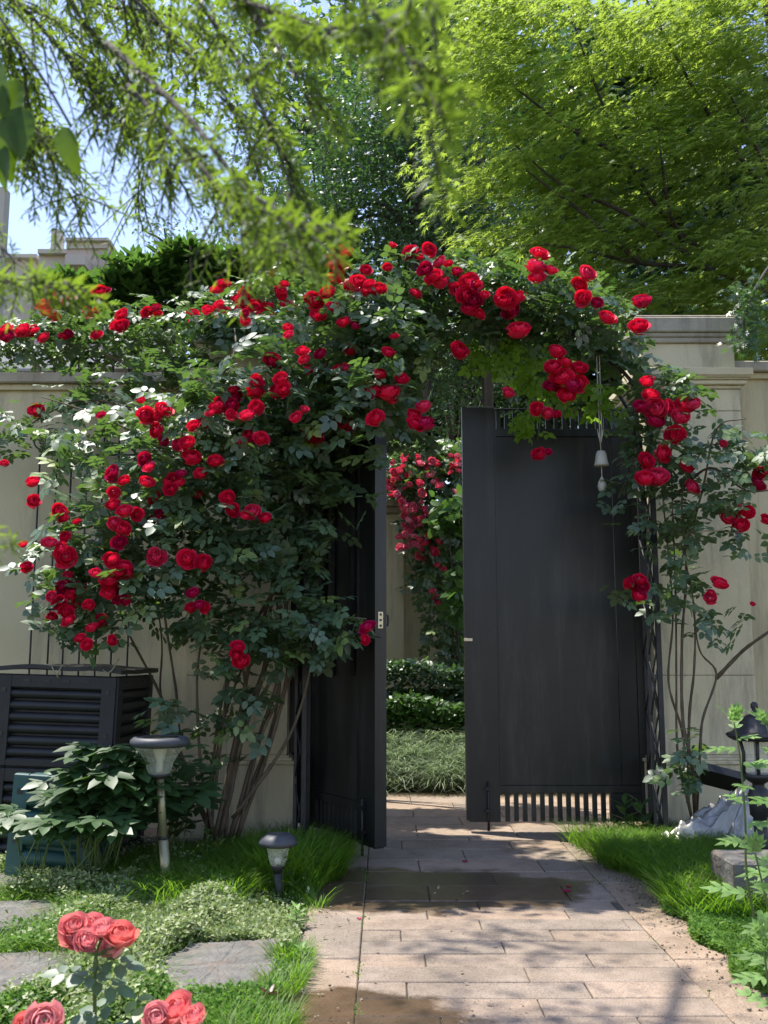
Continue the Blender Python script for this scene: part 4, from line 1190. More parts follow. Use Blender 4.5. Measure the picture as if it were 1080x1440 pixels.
# mondo grass bank
n = 34000
cl = np.stack([RNG.uniform(-1.3, 2.2, 420), RNG.uniform(8.14, 8.95, 420)], 1)
ci = RNG.integers(0, 420, n)
a = RNG.uniform(0, 2 * np.pi, n)
base = cl[ci] + RNG.normal(0, .025, (n, 2))
z = np.interp(base[:, 1], YS, ZS) - .01
P = np.stack([base[:, 0], base[:, 1], z], 1)
ax = np.stack([np.cos(a) * .7, np.sin(a) * .7, RNG.uniform(.5, 1.3, n)], 1)
nr = np.stack([-np.cos(a), -np.sin(a), np.full(n, .7)], 1)
R = frames(ax, nr)
tb = (blade(.020, -.75))
scatter('mondo_grass', tb, P, R, RNG.uniform(.2, .4, n), M['mondo'], None, 'stuff', rv=np.clip(RNG.random(420)[ci] * .6 + RNG.random(n) * .5, 0, 1))

# ------------------------------------------------------------------ lawn
def inside(poly, P):
    x, y_ = P[:, 0], P[:, 1]; c = np.zeros(len(P), bool); n = len(poly); j = n - 1
    for i in range(n):
        xi, yi = poly[i]; xj, yj = poly[j]
        c ^= ((yi > y_) != (yj > y_)) & (x < (xj - xi) * (y_ - yi) / (yj - yi + 1e-12) + xi)
        j = i
    return c
def vn(P, s, o=0.0): return np.array([mnoise.noise(Vector((p[0] * s, p[1] * s, o))) for p in P])
def lawn(n, xa, xb, ya, yb, smin, smax, tall=None, mat='grass', name='grass', keep=None, T=None, lean=.45, flags=True):
    P = np.stack([RNG.uniform(xa, xb, n), RNG.uniform(ya, yb, n)], 1)
    ok = np.ones(n, bool)
    if flags:
        for poly in FLAG_POLY: ok &= ~inside(poly, P)
    if keep is not None: ok &= keep(P)
    P = P[ok]; n = len(P)
    s = RNG.uniform(smin, smax, n)
    if tall is not None: s = s * tall(P)
    a = RNG.uniform(0, 2 * np.pi, n)
    ax = np.stack([np.cos(a) * lean, np.sin(a) * lean, np.ones(n)], 1)
    nr = np.stack([-np.cos(a), -np.sin(a), np.full(n, .2)], 1)
    S = np.stack([np.full(n, 1) * np.maximum(s, .09) * .9, s, s], 1)
    return scatter(name, T or blade(.045, -.35), np.concatenate([P, np.full((n, 1), -.03)], 1), frames(ax, nr), S, M[mat], None, 'stuff')
edgeL = lambda P: P[:, 0] < -0.30 + .03 * np.sin(P[:, 1] * 9) + .02 * np.sin(P[:, 1] * 23) + .10 * np.clip((P[:, 1] - 4.6) / .8, 0, 1)
edgeR = lambda P: P[:, 0] > 1.24 + .03 * np.sin(P[:, 1] * 8 + 1) - .16 * np.clip((P[:, 1] - 4.9) / .6, 0, 1)
def lampgap(P): return np.clip(np.exp(-((P[:, 0] + .46) / .17) ** 4 - ((P[:, 1] - 4.25) / .42) ** 4) + np.exp(-((P[:, 0] + .98) / .14) ** 4 - ((P[:, 1] - 4.3) / .36) ** 4), 0, 1)
def tallL(P):
    # taller by the gate, by the canes and around the small lamp
    g = np.exp(-((P[:, 0] + .42) / .30) ** 2 - ((P[:, 1] - 5.2) / .75) ** 2) * 2.6
    g2 = np.exp(-((P[:, 0] + .40) / .25) ** 2 - ((P[:, 1] - 4.7) / .4) ** 2) * 1.0
    g3 = np.exp(-((P[:, 0] + 1.0) / .5) ** 2 - ((P[:, 1] - 5.1) / .35) ** 2) * 1.7
    return (1 + g + g2 + g3) * (1 - .85 * lampgap(P))
lawn(80000, -2.6, -.15, 2.3, 5.9, .03, .07, tallL, keep=lambda P: edgeL(P) & (vn(P, 2.5) + .25 * RNG.normal(size=len(P)) > -.05 - .6 * (P[:, 0] > -.7)))
def denseL(P): return edgeL(P) & (RNG.random(len(P)) < np.clip(np.exp(-((P[:, 0] + .45) / .28) ** 2 - ((P[:, 1] - 5.05) / .7) ** 2) + .55 * np.exp(-((P[:, 0] + .7) / .45) ** 2 - ((P[:, 1] - 4.9) / .35) ** 2), 0, 1))
lawn(60000, -1.4, -.1, 4.42, 5.9, .10, .24, None, keep=lambda P: denseL(P) & ((P[:, 1] > 4.85) | (np.abs(P[:, 0] + .46) > .17)), name='long_grass', T=blade(.024, -.5), lean=.5)
lawn(16000, -2.3, -.4, 3.5, 5.4, .10, .22, None, keep=lambda P: (vn(P, 2.2, 5) > -.12) & (lampgap(P) < .2) & (np.hypot(P[:, 0] + .46, P[:, 1] - 4.25) > .3), name='wispy_grass', T=blade(.016, -.55), lean=.7, mat='grass')
lawn(3500, 1.2, 2.4, 4.2, 5.9, .14, .30, None, keep=lambda P: edgeR(P) & (vn(P, 3, 5) > 0), name='wispy_grass', T=blade(.02, -.5), lean=.6)
lawn(26000, -2.3, -.36, 3.3, 5.2, .06, .15, None, keep=lambda P: (vn(P, 3.1, 11) + .2 * RNG.normal(size=len(P)) > -.12) & (lampgap(P) < .25), name='fine_grass', T=blade(.022, -.55), lean=.6)
lawn(8000, -.46, -.27, 2.75, 3.75, .06, .13, None, keep=lambda P: (vn(P, 5) > -.1), name='edge_grass')
def denseR(P): return edgeR(P) & (RNG.random(len(P)) < np.clip(1.1 * np.exp(-((P[:, 0] - 1.45) / .45) ** 2 - ((P[:, 1] - 5.0) / .8) ** 2), 0, 1))
lawn(80000, 1.05, 2.6, 4.18, 6.0, .10, .27, None, keep=denseR, name='long_grass', T=blade(.024, -.5), lean=.5)
lawn(18000, 1.15, 2.6, 3.2, 6.0, .03, .06, None, keep=lambda P: edgeR(P) & ((P[:, 1] > 4.2) | (vn(P, 4, 8) > .1)))

# pale flowering ground cover (tiny leaves and flower heads)
def cover(name, n, blobs_, mat, smin, smax, hmax, parent=None):
    P = []
    for (px_, py_, rx, ry, w) in blobs_:
        k = int(n * w)
        c = G(px_, py_); ex = G(px_ + rx, py_); ey = G(px_, py_ - ry)
        d = RNG.normal(size=(k, 2)) * .55
        P.append(np.stack([c.x + d[:, 0] * (ex.x - c.x), c.y + d[:, 1] * (ey.y - c.y)], 1))
    P = np.concatenate(P)
    ok = np.ones(len(P), bool)
    for poly in FLAG_POLY: ok &= ~inside(poly * 1.0, P)
    ok &= (P[:, 0] < -.33) | (P[:, 0] > 1.19 + .03 * np.sin(P[:, 1] * 14))
    P = P[ok]; n = len(P)
    hh = (0.35 + .65 * np.clip(vn(P, 6, 2) + .5, 0, 1)) * hmax
    z = RNG.random(n) ** .6 * hh * (1 - .85 * lampgap(P))
    P3 = np.concatenate([P, z[:, None] - .01], 1)
    return scatter(name, T_DIA, P3, leaf_frames(n, up=1, face=-.3, droop=.3, spread=.9), RNG.uniform(smin, smax, n), M[mat], parent, 'stuff')
cover('pale_groundcover', 60000, [(250, 1290, 120, 40, .34), (180, 1250, 110, 28, .2), (330, 1310, 60, 22, .14), (60, 1215, 90, 26, .14), (180, 1340, 90, 40, .12), (400, 1320, 20, 30, .03), (120, 1420, 100, 30, .03)], 'pale', .012, .028, .12)
cover('clover_groundcover', 26000, [(200, 1240, 60, 16, .1), (90, 1330, 90, 30, .12), (190, 1400, 90, 30, .16), (60, 1420, 100, 25, .14), (420, 1380, 30, 50, .12), (330, 1425, 70, 20, .14), (30, 1180, 70, 16, .1), (150, 1290, 80, 20, .12)], 'lime', .012, .028, .08)
cover('sedum_groundcover', 60000, [(1000, 1320, 42, 26, .3), (1050, 1370, 45, 26, .2), (1040, 1305, 60, 22, .2), (965, 1290, 26, 10, .1), (1100, 1330, 60, 40, .15), (1120, 1400, 60, 40, .1)], 'lime', .012, .024, .07)

# gravel, petals, litter along the path
n = 1500
P = np.stack([RNG.normal(1.20, .07, n), RNG.uniform(3.1, 5.7, n), np.full(n, .004)], 1)
k = RNG.random(n) < np.exp(-((P[:, 1] - 4.9) / .55) ** 2) + .12
P = P[k]; n = len(P)
ico = np.array([(0, 0, 1), (.9, 0, .2), (.2, .85, .1), (-.8, .4, .15), (-.6, -.7, .2), (.35, -.9, .1), (0, 0, -.6)]); icf = np.array([(0, 1, 2), (0, 2, 3), (0, 3, 4), (0, 4, 5), (0, 5, 1), (6, 2, 1), (6, 3, 2), (6, 4, 3), (6, 5, 4), (6, 1, 5)])
nj = 2600
Pj = np.stack([np.where(RNG.random(nj) < .5, -.085, np.where(RNG.random(nj) < .5, 1.02, RNG.uniform(-.3, 1.25, nj))) + RNG.normal(0, .012, nj), RNG.uniform(2.6, 5.9, nj), np.full(nj, -.004)], 1)
Pj = Pj[(vn(Pj, 4, 3) > .08)]; nj = len(Pj)
scatter('joint_moss', T_DIA, Pj, leaf_frames(nj, up=1, face=-.2, droop=.4), RNG.uniform(.005, .013, nj), M['lime'], None, 'stuff')
scatter('gravel', (ico * .5, icf), P, frames(rand_dirs(n), rand_dirs(n)), RNG.uniform(.004, .014, n), M['litter'], None, 'stuff')
n = 420
P = np.stack([RNG.choice([-.24, 1.15, .3], n, p=[.42, .42, .16]) + RNG.normal(0, .08, n), RNG.uniform(2.8, 5.9, n), np.full(n, .006)], 1)
scatter('leaf_litter', T_DIA, P, leaf_frames(n, up=2, face=0, droop=0), RNG.uniform(.008, .025, n), M['litter'], None, 'stuff')
for i, (px_, py_, s, lab) in enumerate(((796, 1253, 13, 'largest red rose petal, on the wet paving'), (654, 1211, 9, 'small red petal on the shaded paving before the gap in the gate'), (505, 1292, 6, 'tiny red petal by the left edge of the paving'), (800, 1247, 8, 'red petal touching the largest one on the wet paving'))):
    g = G(px_, py_, .006); k = g.y / FPX
    vs = [(g.x + s * k * .5 * math.cos(a) * rnd(.8, 1.1), g.y + s * k * .5 * math.sin(a) * rnd(.8, 1.1), .006 + .006 * (j % 2)) for j, a in enumerate(np.linspace(0, 5.6, 8))] + [(g.x, g.y, .004)]
    o = MB().add(vs, [(j, (j + 1) % 8, 8) for j in range(8)], True).build('rose_petal', M['red'])
    tag(o, lab, 'petal', 'fallen petals on the path')

# ------------------------------------------------------------------ small plants
def leafy(name, base, label, cat, spec, tmpl, key, mat, stems=None, group=None, stem_mat='stem', r=.004):
    """spec: list of (pos, axis, normal, size)"""
    t = thing(name, base, label, cat, group)
    P = np.array([s[0] for s in spec]); A = np.array([s[1] for s in spec]); Nn = np.array([s[2] for s in spec]); S = np.array([s[3] for s in spec])
    foliage(t, tmpl, key, P, frames(A, Nn), S, mat)
    for pts in stems or []:
        MB().tube(spline(pts, 4), [r * (1 - .5 * i / (4 * (len(pts) - 1))) for i in range(4 * (len(pts) - 1) + 1)], 6).build('stem', M[stem_mat], t)
    return t

T_TRI = merge([leaflet(.62, .5, o=(0, .38)), leaflet(.6, .48, o=(-.03, .33), ang=.85), leaflet(.6, .48, o=(.03, .33), ang=-.85), leaflet(.5, .46, o=(-.03, .2), ang=1.6), leaflet(.5, .46, o=(.03, .2), ang=-1.6), (np.array([(-.012, 0, 0), (.012, 0, 0), (.01, .4, -.005), (-.01, .4, -.005)]), np.array([(0, 1, 2), (0, 2, 3)]))])
def peony(cx, cy_, rx, ry, Y, n, label, size=.2):
    spec, stems = [], []
    b = G(cx, 1178); b = Vector((XW(cx, Y), Y, 0))
    for i in range(n):
        a = rnd(0, 6.28); rr = random.random() ** .5
        p = W(cx + rx * rr * math.cos(a), cy_ + ry * rr * math.sin(a), Y - .25 * math.sqrt(max(0, 1 - rr * rr)) * rnd(.4, 1.1) + rnd(-.05, .05))
        out_ = Vector((p.x - b.x, p.y - b.y - .1, 0)).normalized()
        ax = out_ + Vector((rnd(-.6, .6), rnd(-.6, .2), rnd(-.35, .25)))
        spec.append((p - ax.normalized() * size * .4, ax, Vector((rnd(-.3, .3), -.35 + rnd(-.3, .3), 1)), size * rnd(.75, 1.2)))
        if i % 3 == 0: stems.append([b + Vector((rnd(-.1, .1), rnd(-.08, .08), -.02)), b.lerp(p, .5) + Vector((0, 0, .06)), p - ax.normalized() * size * .4])
    return leafy('peony_plant', b, label, 'plant', spec, T_TRI, 'peony', M['peony'], stems, 'broad-leaved plants below the roses')
peony(150, 1105, 95, 62, 4.95, 105, 'bushy dark peony with divided leaves in front of the black bin')
peony(250, 1100, 50, 70, 5.25, 50, 'dark leafy plant behind the tall solar lamp, against the rose canes')
peony(120, 1160, 75, 18, 4.75, 30, 'lowest peony leaves spreading over the grass left of the tall solar lamp', .16)
peony(55, 1150, 55, 24, 4.85, 26, 'low peony clump in front of the teal bin', .15)

# bush at left edge
def varieg():
    b = G(10, 1195)
    t = thing('variegated_plant', b, 'low pale variegated plant at the left edge below the teal bin', 'plant')
    n = 420
    P = blob_points([(5, 1172, 48, 20, b.y, .18, n)])
    foliage(t, T_OVAL, 'varieg', P, leaf_frames(n, up=1, face=-.4), RNG.uniform(.022, .05, n), M['pale'], n_parts=60)
varieg()

# mugwort-like tall plants, right edge
def lobed():
    ts = []
    for y0, L, an in ((0.10, .30, 1.0), (.32, .36, .85), (.55, .34, .7)):
        for s in (-1, 1): ts.append(leaflet(L, .42, o=(0, y0), ang=s * an))
    ts.append(leaflet(.95, .26, o=(0, .05)))
    return merge(ts)
T_LOBE = lobed()
def mugwort(pts, label, n=12, size=.15):
    P = spline([W(*p) for p in pts], 10)
    spec = []
    L = len(P)
    for i in range(n):
        f = i / (n - 1)
        p = P[int((L - 1) * (0.12 + .88 * f))]
        a = i * 2.4 + rnd(-.3, .3)
        d = Vector((math.cos(a), math.sin(a) * .8 - .15, rnd(-.15, .25) + (.7 if f > .85 else 0)))
        spec.append((p, d, Vector((0, -.4, 1)) + Vector((rnd(-.2, .2), 0, 0)), size * 1.02 * (1.1 - .45 * f) * rnd(.85, 1.15)))
    for k in range(4):
        d = Vector((rnd(-.6, .6), rnd(-.6, .2), 1)); spec.append((P[-1], d, Vector((0, -1, .3)), size * .5))
    return leafy('mugwort_plant', Vector((P[0].x, P[0].y, 0)), label, 'plant', spec, T_LOBE, 'lobe', M['mugwort'], [[W(*p) for p in pts]], 'tall pale green plants at the right edge', r=.005)
mugwort([(1068, 1330, 3.62), (1050, 1230, 3.62), (1048, 1150, 3.6), (1040, 1060, 3.6), (1032, 1015, 3.6)], 'tallest pale green lobed plant, its tip before the lantern', 13, .15)
mugwort([(1100, 1400, 3.3), (1085, 1300, 3.3), (1062, 1200, 3.3)], 'pale green lobed plant whose top leans over the stone kerb', 10, .15)
mugwort([(1110, 1300, 3.7), (1100, 1180, 3.7), (1090, 1080, 3.6), (1078, 1020, 3.6)], 'pale green lobed plant cut by the right edge beside the lantern', 10, .15)
mugwort([(1090, 1440, 2.95), (1080, 1380, 2.95), (1072, 1320, 2.95)], 'lowest pale green lobed plant in the bottom right corner', 9, .13)

# single lily-like rosettes and weeds in the lawn
def rosette(px_, py_, h, n, size, label, mat='mugwort', grp='small upright plants in the lawn'):
    b = G(px_, py_); k = b.y / FPX
    spec = []
    top = b + Vector((rnd(-.01, .01), 0, h * k))
    for i in range(n):
        f = i / n; a = i * 2.4
        p = b.lerp(top, .25 + .75 * f)
        spec.append((p, Vector((math.cos(a), math.sin(a), .35 + f * .7)), Vector((0, 0, 1)), size * k * (1 - .4 * f)))
    leafy('small_plant', b, label, 'plant', spec, T_LANCE, 'lance' + mat, M[mat], [[b, b.lerp(top, .5), top]], grp, r=.0025)
rosette(418, 1305, 28, 16, 22, 'small pale upright rosette in the grass below the short lamp')
rosette(426, 1356, 24, 14, 20, 'small pale rosette at the path edge right of the flagstone')
rosette(398, 1262, 60, 14, 26, 'leafy weed stem beside the stake of the short lamp', 'shrubleaf')
rosette(290, 1232, 62, 18, 24, 'upright leafy plant between the two solar lamps', 'shrubleaf')
rosette(880, 1180, 50, 12, 34, 'broad-leaved weed at the foot of the arch post by the closed leaf', 'shrubleaf')
rosette(905, 1190, 60, 10, 40, 'bluish leaves at the foot of the right arch post', 'peony')
rosette(990, 1272, 26, 16, 20, 'low bright weed beside the paving below the stone kerb', 'shrubleaf')
rosette(335, 1418, 20, 12, 22, 'left dark maroon plant at the bottom edge by the flagstone', 'deadleaf', 'maroon plants at the bottom edge')
rosette(382, 1420, 24, 14, 24, 'right dark maroon plant at the bottom edge near the paving', 'deadleaf', 'maroon plants at the bottom edge')

# coral roses in the foreground
def coral(blooms, stem, Y, label, leaves):
    b = W(*stem[0], Y); b.z = 0
    t = thing('coral_rose', b, label, 'rose plant', 'coral roses in the foreground')
    for (x, y_, s) in blooms:
        d = Y + rnd(-.03, .03)
        bloom(t, W(x, y_, d), s * d / FPX * 1.1, M['coral'], tilt=(0, -.6, .8), q=random.choice((0, 2, 4, 6, 7)))
    pts = [Vector((b.x, b.y, -.02))] + [W(x, y_, Y) for x, y_ in stem]
    MB().tube(spline(pts, 5), .0045, 7).build('stem', M['stem'], t)
    tip = pts[-1]
    for (x, y_, s) in blooms:
        MB().tube(spline([tip - Vector((0, 0, .05)), tip, W(x, y_ + s * .35, Y)], 3), .003, 5).build('stalk', M['stem'], t)
    P = np.array([W(x, y_, Y + rnd(-.02, .02)) for x, y_ in leaves])
    A = np.array([(rnd(-1, 1), rnd(-.7, .1), rnd(-.3, .2)) for _ in leaves])
    foliage(t, T_ROSE, 'coralleaf', P, frames(A, np.tile((0, -.4, 1.), (len(P), 1))), RNG.uniform(.09, .12, len(P)), M['roseleaf'])
coral([(109, 1314, 46), (103, 1301, 34), (128, 1300, 30), (144, 1305, 30), (170, 1314, 42), (158, 1330, 32), (122, 1322, 30)], [(138, 1500), (134, 1440), (133, 1390), (135, 1345)], 2.45, 'tall coral rose stem with a full head of blooms, over the left flagstones', [(118, 1368), (150, 1362), (140, 1350), (128, 1375), (160, 1408), (185, 1402)])
coral([(247, 1418, 44), (220, 1430, 36), (272, 1428, 30), (240, 1436, 34)], [(245, 1560), (245, 1480), (246, 1450)], 2.35, 'coral rose head cut by the bottom edge below the flagstone', [(215, 1460), (275, 1462), (200, 1440)])
coral([(62, 1436, 44), (36, 1440, 34), (50, 1450, 34)], [(50, 1560), (52, 1500), (54, 1460)], 2.35, 'coral rose head in the bottom left corner', [(20, 1470), (80, 1470)])

# ------------------------------------------------------------------ trees behind
def crown(clusters, per, r, leaf, tmpl, key, mat, parent, flat=.8, n_parts=300, up=.7, face=-.3, droop=-.2, rvb=None):
    """clusters: N,3 centres"""
    k = len(clusters)
    n = k * per
    ci = np.repeat(np.arange(k), per)
    d = rand_dirs(n) * (RNG.random((n, 1)) ** .5) * RNG.uniform(.6, 1.2, k)[ci][:, None] * r
    d[:, 2] *= flat
    P = clusters[ci] + d
    rv = np.clip(RNG.random(k)[ci] * .6 + RNG.random(n) * .5, 0, 1)
    foliage(parent, tmpl, key, P, leaf_frames(n, up=up, face=face, droop=droop), RNG.uniform(leaf * .7, leaf * 1.25, n), mat, n_parts=n_parts, rv=rv)

def limbs(parent, base, tips, r, via=.45, mat=None, name='limb', r1=.012):
    for t_ in tips:
        m_ = base.lerp(t_, via) + Vector((rnd(-.2, .2), rnd(-.2, .2), rnd(.1, .4)))
        pp = spline([base, m_, t_], 6)
        MB().tube(pp, [r + (r1 - r) * i / (len(pp) - 1) for i in range(len(pp))], 7).build(name, mat or M['bark'], parent)

def evergreen(px_base, Y, blobs_, label, leaf=.075, per=42, r=.42, trunk_top=330, nparts=300):
    b = Vector((XW(px_base, Y), Y, 0))
    t = thing('broadleaf_tree', b, label, 'tree', 'dark trees behind the gate')
    cl = blob_points(blobs_)
    crown(cl, per, r, leaf, T_DIA, 'dark', M['darkleaf'], t, flat=.7, n_parts=nparts)
    top = W(px_base + rnd(-20, 20), trunk_top, Y)
    mid = b.lerp(top, .5) + Vector((rnd(-.2, .2), 0, 0))
    pp = spline([b - Vector((0, 0, .1)), mid, top], 8)
    MB().tube(pp, [.14 - .08 * i / (len(pp) - 1) for i in range(len(pp))], 9).build('trunk', M['bark'], t)
    tips = [Vector(c) for c in cl[RNG.choice(len(cl), min(22, len(cl)), replace=False)]]
    limbs(t, pp[len(pp) // 2], tips[:9], .05); limbs(t, pp[-1], tips[9:], .04)
evergreen(600, 12.5, [(560, 180, 130, 220, 12.5, 1.2, 260), (640, 380, 90, 150, 12.8, 1.0, 110), (470, 300, 110, 110, 12.5, 1.0, 120), (600, 20, 120, 90, 12.5, 1.0, 90), (600, 560, 90, 70, 13.5, .8, 60)], 'dark evergreen tree behind the middle of the arch')
evergreen(655, 14.5, [(660, 250, 120, 200, 14.5, 1.2, 190), (700, 60, 120, 100, 14.5, 1.2, 110), (720, 480, 110, 110, 14.0, 1.2, 110)], 'dark tree standing behind the closed leaf, half hidden by the maple', per=36, nparts=120)
evergreen(480, 14.0, [(430, 160, 120, 190, 14, 1.2, 210), (380, 320, 90, 80, 14, 1.0, 60), (350, 80, 80, 110, 14, 1.0, 60), (470, 400, 90, 50, 13, .8, 60)], 'lighter dark-leaved tree left of the arch top, sky glinting through it', per=30, nparts=200)
evergreen(900, 17, [(900, 200, 240, 260, 17, 1.5, 260), (850, 480, 240, 100, 16, 1.2, 150), (1050, 350, 150, 220, 17, 1.5, 120)], 'tall dark tree filling the gap behind the maple', per=60, leaf=.22, r=.75, nparts=0)
evergreen(720, 22, [(620, 150, 260, 330, 22, 2, 260), (560, 480, 230, 140, 20, 1.5, 160), (700, 560, 260, 100, 19, 1.2, 160)], 'farthest dark tree behind all the others', per=60, leaf=.24, r=.9, nparts=0)
evergreen(250, 16, [(280, 370, 50, 40, 16, .8, 26), (240, 345, 40, 30, 16, .8, 10)], 'small pale-topped tree above the left wall shrubs', per=26, r=.32, trunk_top=400, nparts=60)

# lollipop of extra trunks seen under the arch
for i, (x0, x1, Y, lab) in enumerate(((585, 610, 12.0, 'slender leaning trunk seen under the arch left of the closed leaf'), (660, 690, 12.6, 'slender dark trunk seen above the pickets'), (705, 672, 13.2, 'thin trunk leaning left, seen above the pickets'))):
    b = Vector((XW(x0, Y), Y, 0)); tp = W(x1, 350, Y)
    t = thing('slender_tree', b, lab, 'tree', 'slender trees across the road')
    MB().tube(spline([b, b.lerp(tp, .5) + Vector((rnd(-.1, .1), 0, 0)), tp], 6), .06, 8).build('trunk', M['bark'], t)
    crown(blob_points([(x1, 330, 50, 50, Y, .5, 14)]), 30, .35, .08, T_DIA, 'dark', M['darkleaf'], t, n_parts=0)

# maple --------------------------------------------------------------
mp = thing('maple_tree', Vector((XW(1150, 9.6), 9.6, 0)), 'bright green maple with layered sprays, upper right above the tall pillar', 'tree')
cs = []
while len(cs) < 820:
    x, y_ = rnd(610, 1120), rnd(-40, 500)
    lim = np.interp(y_, [-40, 60, 200, 330, 400, 460, 500], [600, 640, 625, 640, 700, 860, 1020])
    if x < lim + rnd(-15, 40): continue
    if mnoise.noise(Vector((x / 55, y_ / 30, 7))) < -.06 and random.random() < .92: continue
    cs.append((x, y_, rnd(8.0, 10.6)))
cs = [(x, y_, Y) for x, y_, Y in cs]
C = np.array([W(*c) for c in cs])
per = 36
k = len(C); n = k * per; ci = np.repeat(np.arange(k), per)
A = norm(np.stack([-np.ones(k), RNG.uniform(-.8, .2, k), RNG.uniform(-.45, .05, k)], 1))
Sd = norm(np.cross(A, np.tile((0, 0, 1.), (k, 1))))
s = RNG.uniform(-.45, .45, n); tt = RNG.normal(0, .12, n) * (1 - np.abs(s))
P = C[ci] + A[ci] * s[:, None] + Sd[ci] * tt[:, None]
P[:, 2] += -.28 * (s + .1) ** 2 - RNG.random(n) * .07
ax = norm(A[ci] * .8 + Sd[ci] * np.sign(tt)[:, None] * .6 + rand_dirs(n) * .35 + np.array([0, 0, -.28])[None])
nr = norm(np.array([-.25, -.30, 1.0])[None] + rand_dirs(n) * .45)
rv = np.clip(RNG.random(k)[ci] * .6 + RNG.random(n) * .45, 0, 1)
foliage(mp, T_MAPLE, 'maple', P, frames(ax, nr), RNG.uniform(.095, .15, n), M['maple'], rv=rv)
tb_ = mp.location.copy()
tk = spline([tb_ - Vector((0, 0, .1)), W(1130, 700, 9.6), W(1110, 430, 9.5), W(1100, 150, 9.5), W(1060, -100, 9.5)], 8)
MB().tube(tk, [.13 - .09 * i / (len(tk) - 1) for i in range(len(tk))], 9).build('trunk', M['bark'], mp)
for pts in ([(1110, 430, 9.5), (960, 330, 9.2), (880, 220, 9.0), (830, 100, 8.8), (790, -20, 8.8)], [(1110, 430, 9.5), (1000, 380, 9.0), (900, 370, 8.8), (780, 345, 8.7), (700, 350, 8.7)], [(960, 340, 9.1), (940, 290, 8.6), (925, 180, 8.5)],
            [(1105, 300, 9.5), (1010, 180, 9.0), (940, 60, 8.8), (900, -20, 8.8)], [(1000, 380, 9.0), (880, 300, 8.6), (790, 260, 8.5), (720, 200, 8.5)], [(880, 220, 9), (800, 180, 8.6), (720, 120, 8.5)], [(1105, 300, 9.5), (1060, 200, 9), (1020, 120, 8.8)],
            [(900, 370, 8.8), (820, 300, 8.5), (740, 240, 8.4)]):
    pp = spline([W(*p) for p in pts], 7)
    MB().tube(pp, [.028 - .021 * i / (len(pp) - 1) for i in range(len(pp))], 6).build('branch', M['bark'], mp)
# maple tips hanging in front of the attic of the right pillar
mc = np.array([W(1050 + rnd(-16, 14), 400 + i * 6 + rnd(-8, 8), 5.95 + rnd(-.08, .05)) for i in range(15)])
nn = len(mc) * 16; P = np.repeat(mc, 16, 0) + RNG.normal(0, .045, (nn, 3))
scatter('drooping_sprays', T_MAPLE, P, leaf_frames(nn, up=.8, face=-.5, droop=-.6), RNG.uniform(.045, .08, nn), M['darkleaf'], mp, 'stuff')
canes(mp, [[(1110, 330, 9.0), (1090, 360, 7.0), (1062, 400, 6.1), (1046, 450, 5.96), (1048, 490, 5.96)]], .012, .003, M['bark'], 'branch')

# evergreen shrubs just behind the left wall
for (x, y_, rx, ry, Y, n, lab) in ((110, 425, 60, 30, 7.5, 150, 'bright green shrub behind the left wall, nearest the left edge'), (190, 400, 55, 34, 7.6, 190, 'bright green shrub behind the left wall below the far building'), (270, 385, 60, 40, 7.7, 230, 'bright green bushy shrub behind the left wall, tallest of the row'), (350, 390, 55, 34, 7.7, 190, 'bright green shrub behind the left wall next to the arch'), (450, 385, 70, 30, 7.9, 170, 'green shrub behind the top left of the arch')):
    b = Vector((XW(x, Y), Y, 0))
    t = thing('evergreen_shrub', b, lab, 'shrub', 'shrubs behind the left wall')
    cl = blob_points([(x, y_, rx, ry, Y, .4, n)])
    cl2 = blob_points([(x, y_ + 60, rx, 50, Y, .4, n // 2)]); cl = np.concatenate([cl, cl2])
    k = len(cl); per = 9; ci = np.repeat(np.arange(k), per); a = RNG.uniform(0, 6.28, k * per)
    ax = np.stack([np.cos(a), np.sin(a), RNG.uniform(.2, 1.4, k * per)], 1)
    foliage(t, T_LANCE, 'ever', cl[ci], frames(ax, np.tile((0, 0, 1.), (k * per, 1)) + rand_dirs(k * per) * .4), RNG.uniform(.08, .14, k * per), M['shrubleaf'], n_parts=120)
    for q in range(5): MB().tube(spline([b, b + Vector((rnd(-.2, .2), 0, 1.6)), Vector(cl[random.randrange(k)])], 4), [.02] * 4 + [.012] * 5, 6).build('stem', M['bark'], t)

# ------------------------------------------------------------------ overhanging feathery branches close to the camera
ft = thing('feathery_tree', Vector((-2.3, .6, 0)), 'feathery yellow-green branches hanging in from the top left, close to the camera', 'tree')
twigs = []
def twig(p0, d, L, droop, n_leaf, ls, dep, width=1.0):
    twigs.append((p0, Vector(d).normalized(), L, droop, n_leaf, ls))
def boughs(pts, nsub, Lm, sizes, r=.008, down=-.9, side=.5, nl=38):
    pp = spline([W(*p) for p in pts], 8)
    r *= .5
    MB().tube(pp, [r * (1 - .75 * i / (len(pp) - 1)) for i in range(len(pp))], 6).build('bough', M['bark'], ft)
    nsub = int(nsub * 1.1)
    for i in range(nsub):
        f = (i + random.random()) / nsub
        p = pp[min(len(pp) - 1, int(f * (len(pp) - 1)))]
        q = pp[min(len(pp) - 1, int(f * (len(pp) - 1)) + 1)] - pp[max(0, int(f * (len(pp) - 1)) - 1)]
        q.normalize()
        d = q * rnd(.3, 1) + Vector((rnd(-side, side) * 1.5, rnd(-side, side), down * rnd(-.1, .6)))
        twigs.append((p + Vector((rnd(-.01, .01),) * 3), d.normalized(), Lm * rnd(.5, 1.2) * .8, rnd(.0, .7), int(nl * .62), sizes * 1.15 * rnd(.8, 1.2)))
boughs([(60, -140, 1.5), (100, 0, 1.45), (165, 90, 1.4), (250, 200, 1.35), (320, 285, 1.3), (390, 340, 1.25)], 46, .17, .024)
boughs([(-60, -60, 1.6), (0, 60, 1.6), (50, 150, 1.6), (90, 240, 1.55), (130, 290, 1.5)], 44, .15, .022)
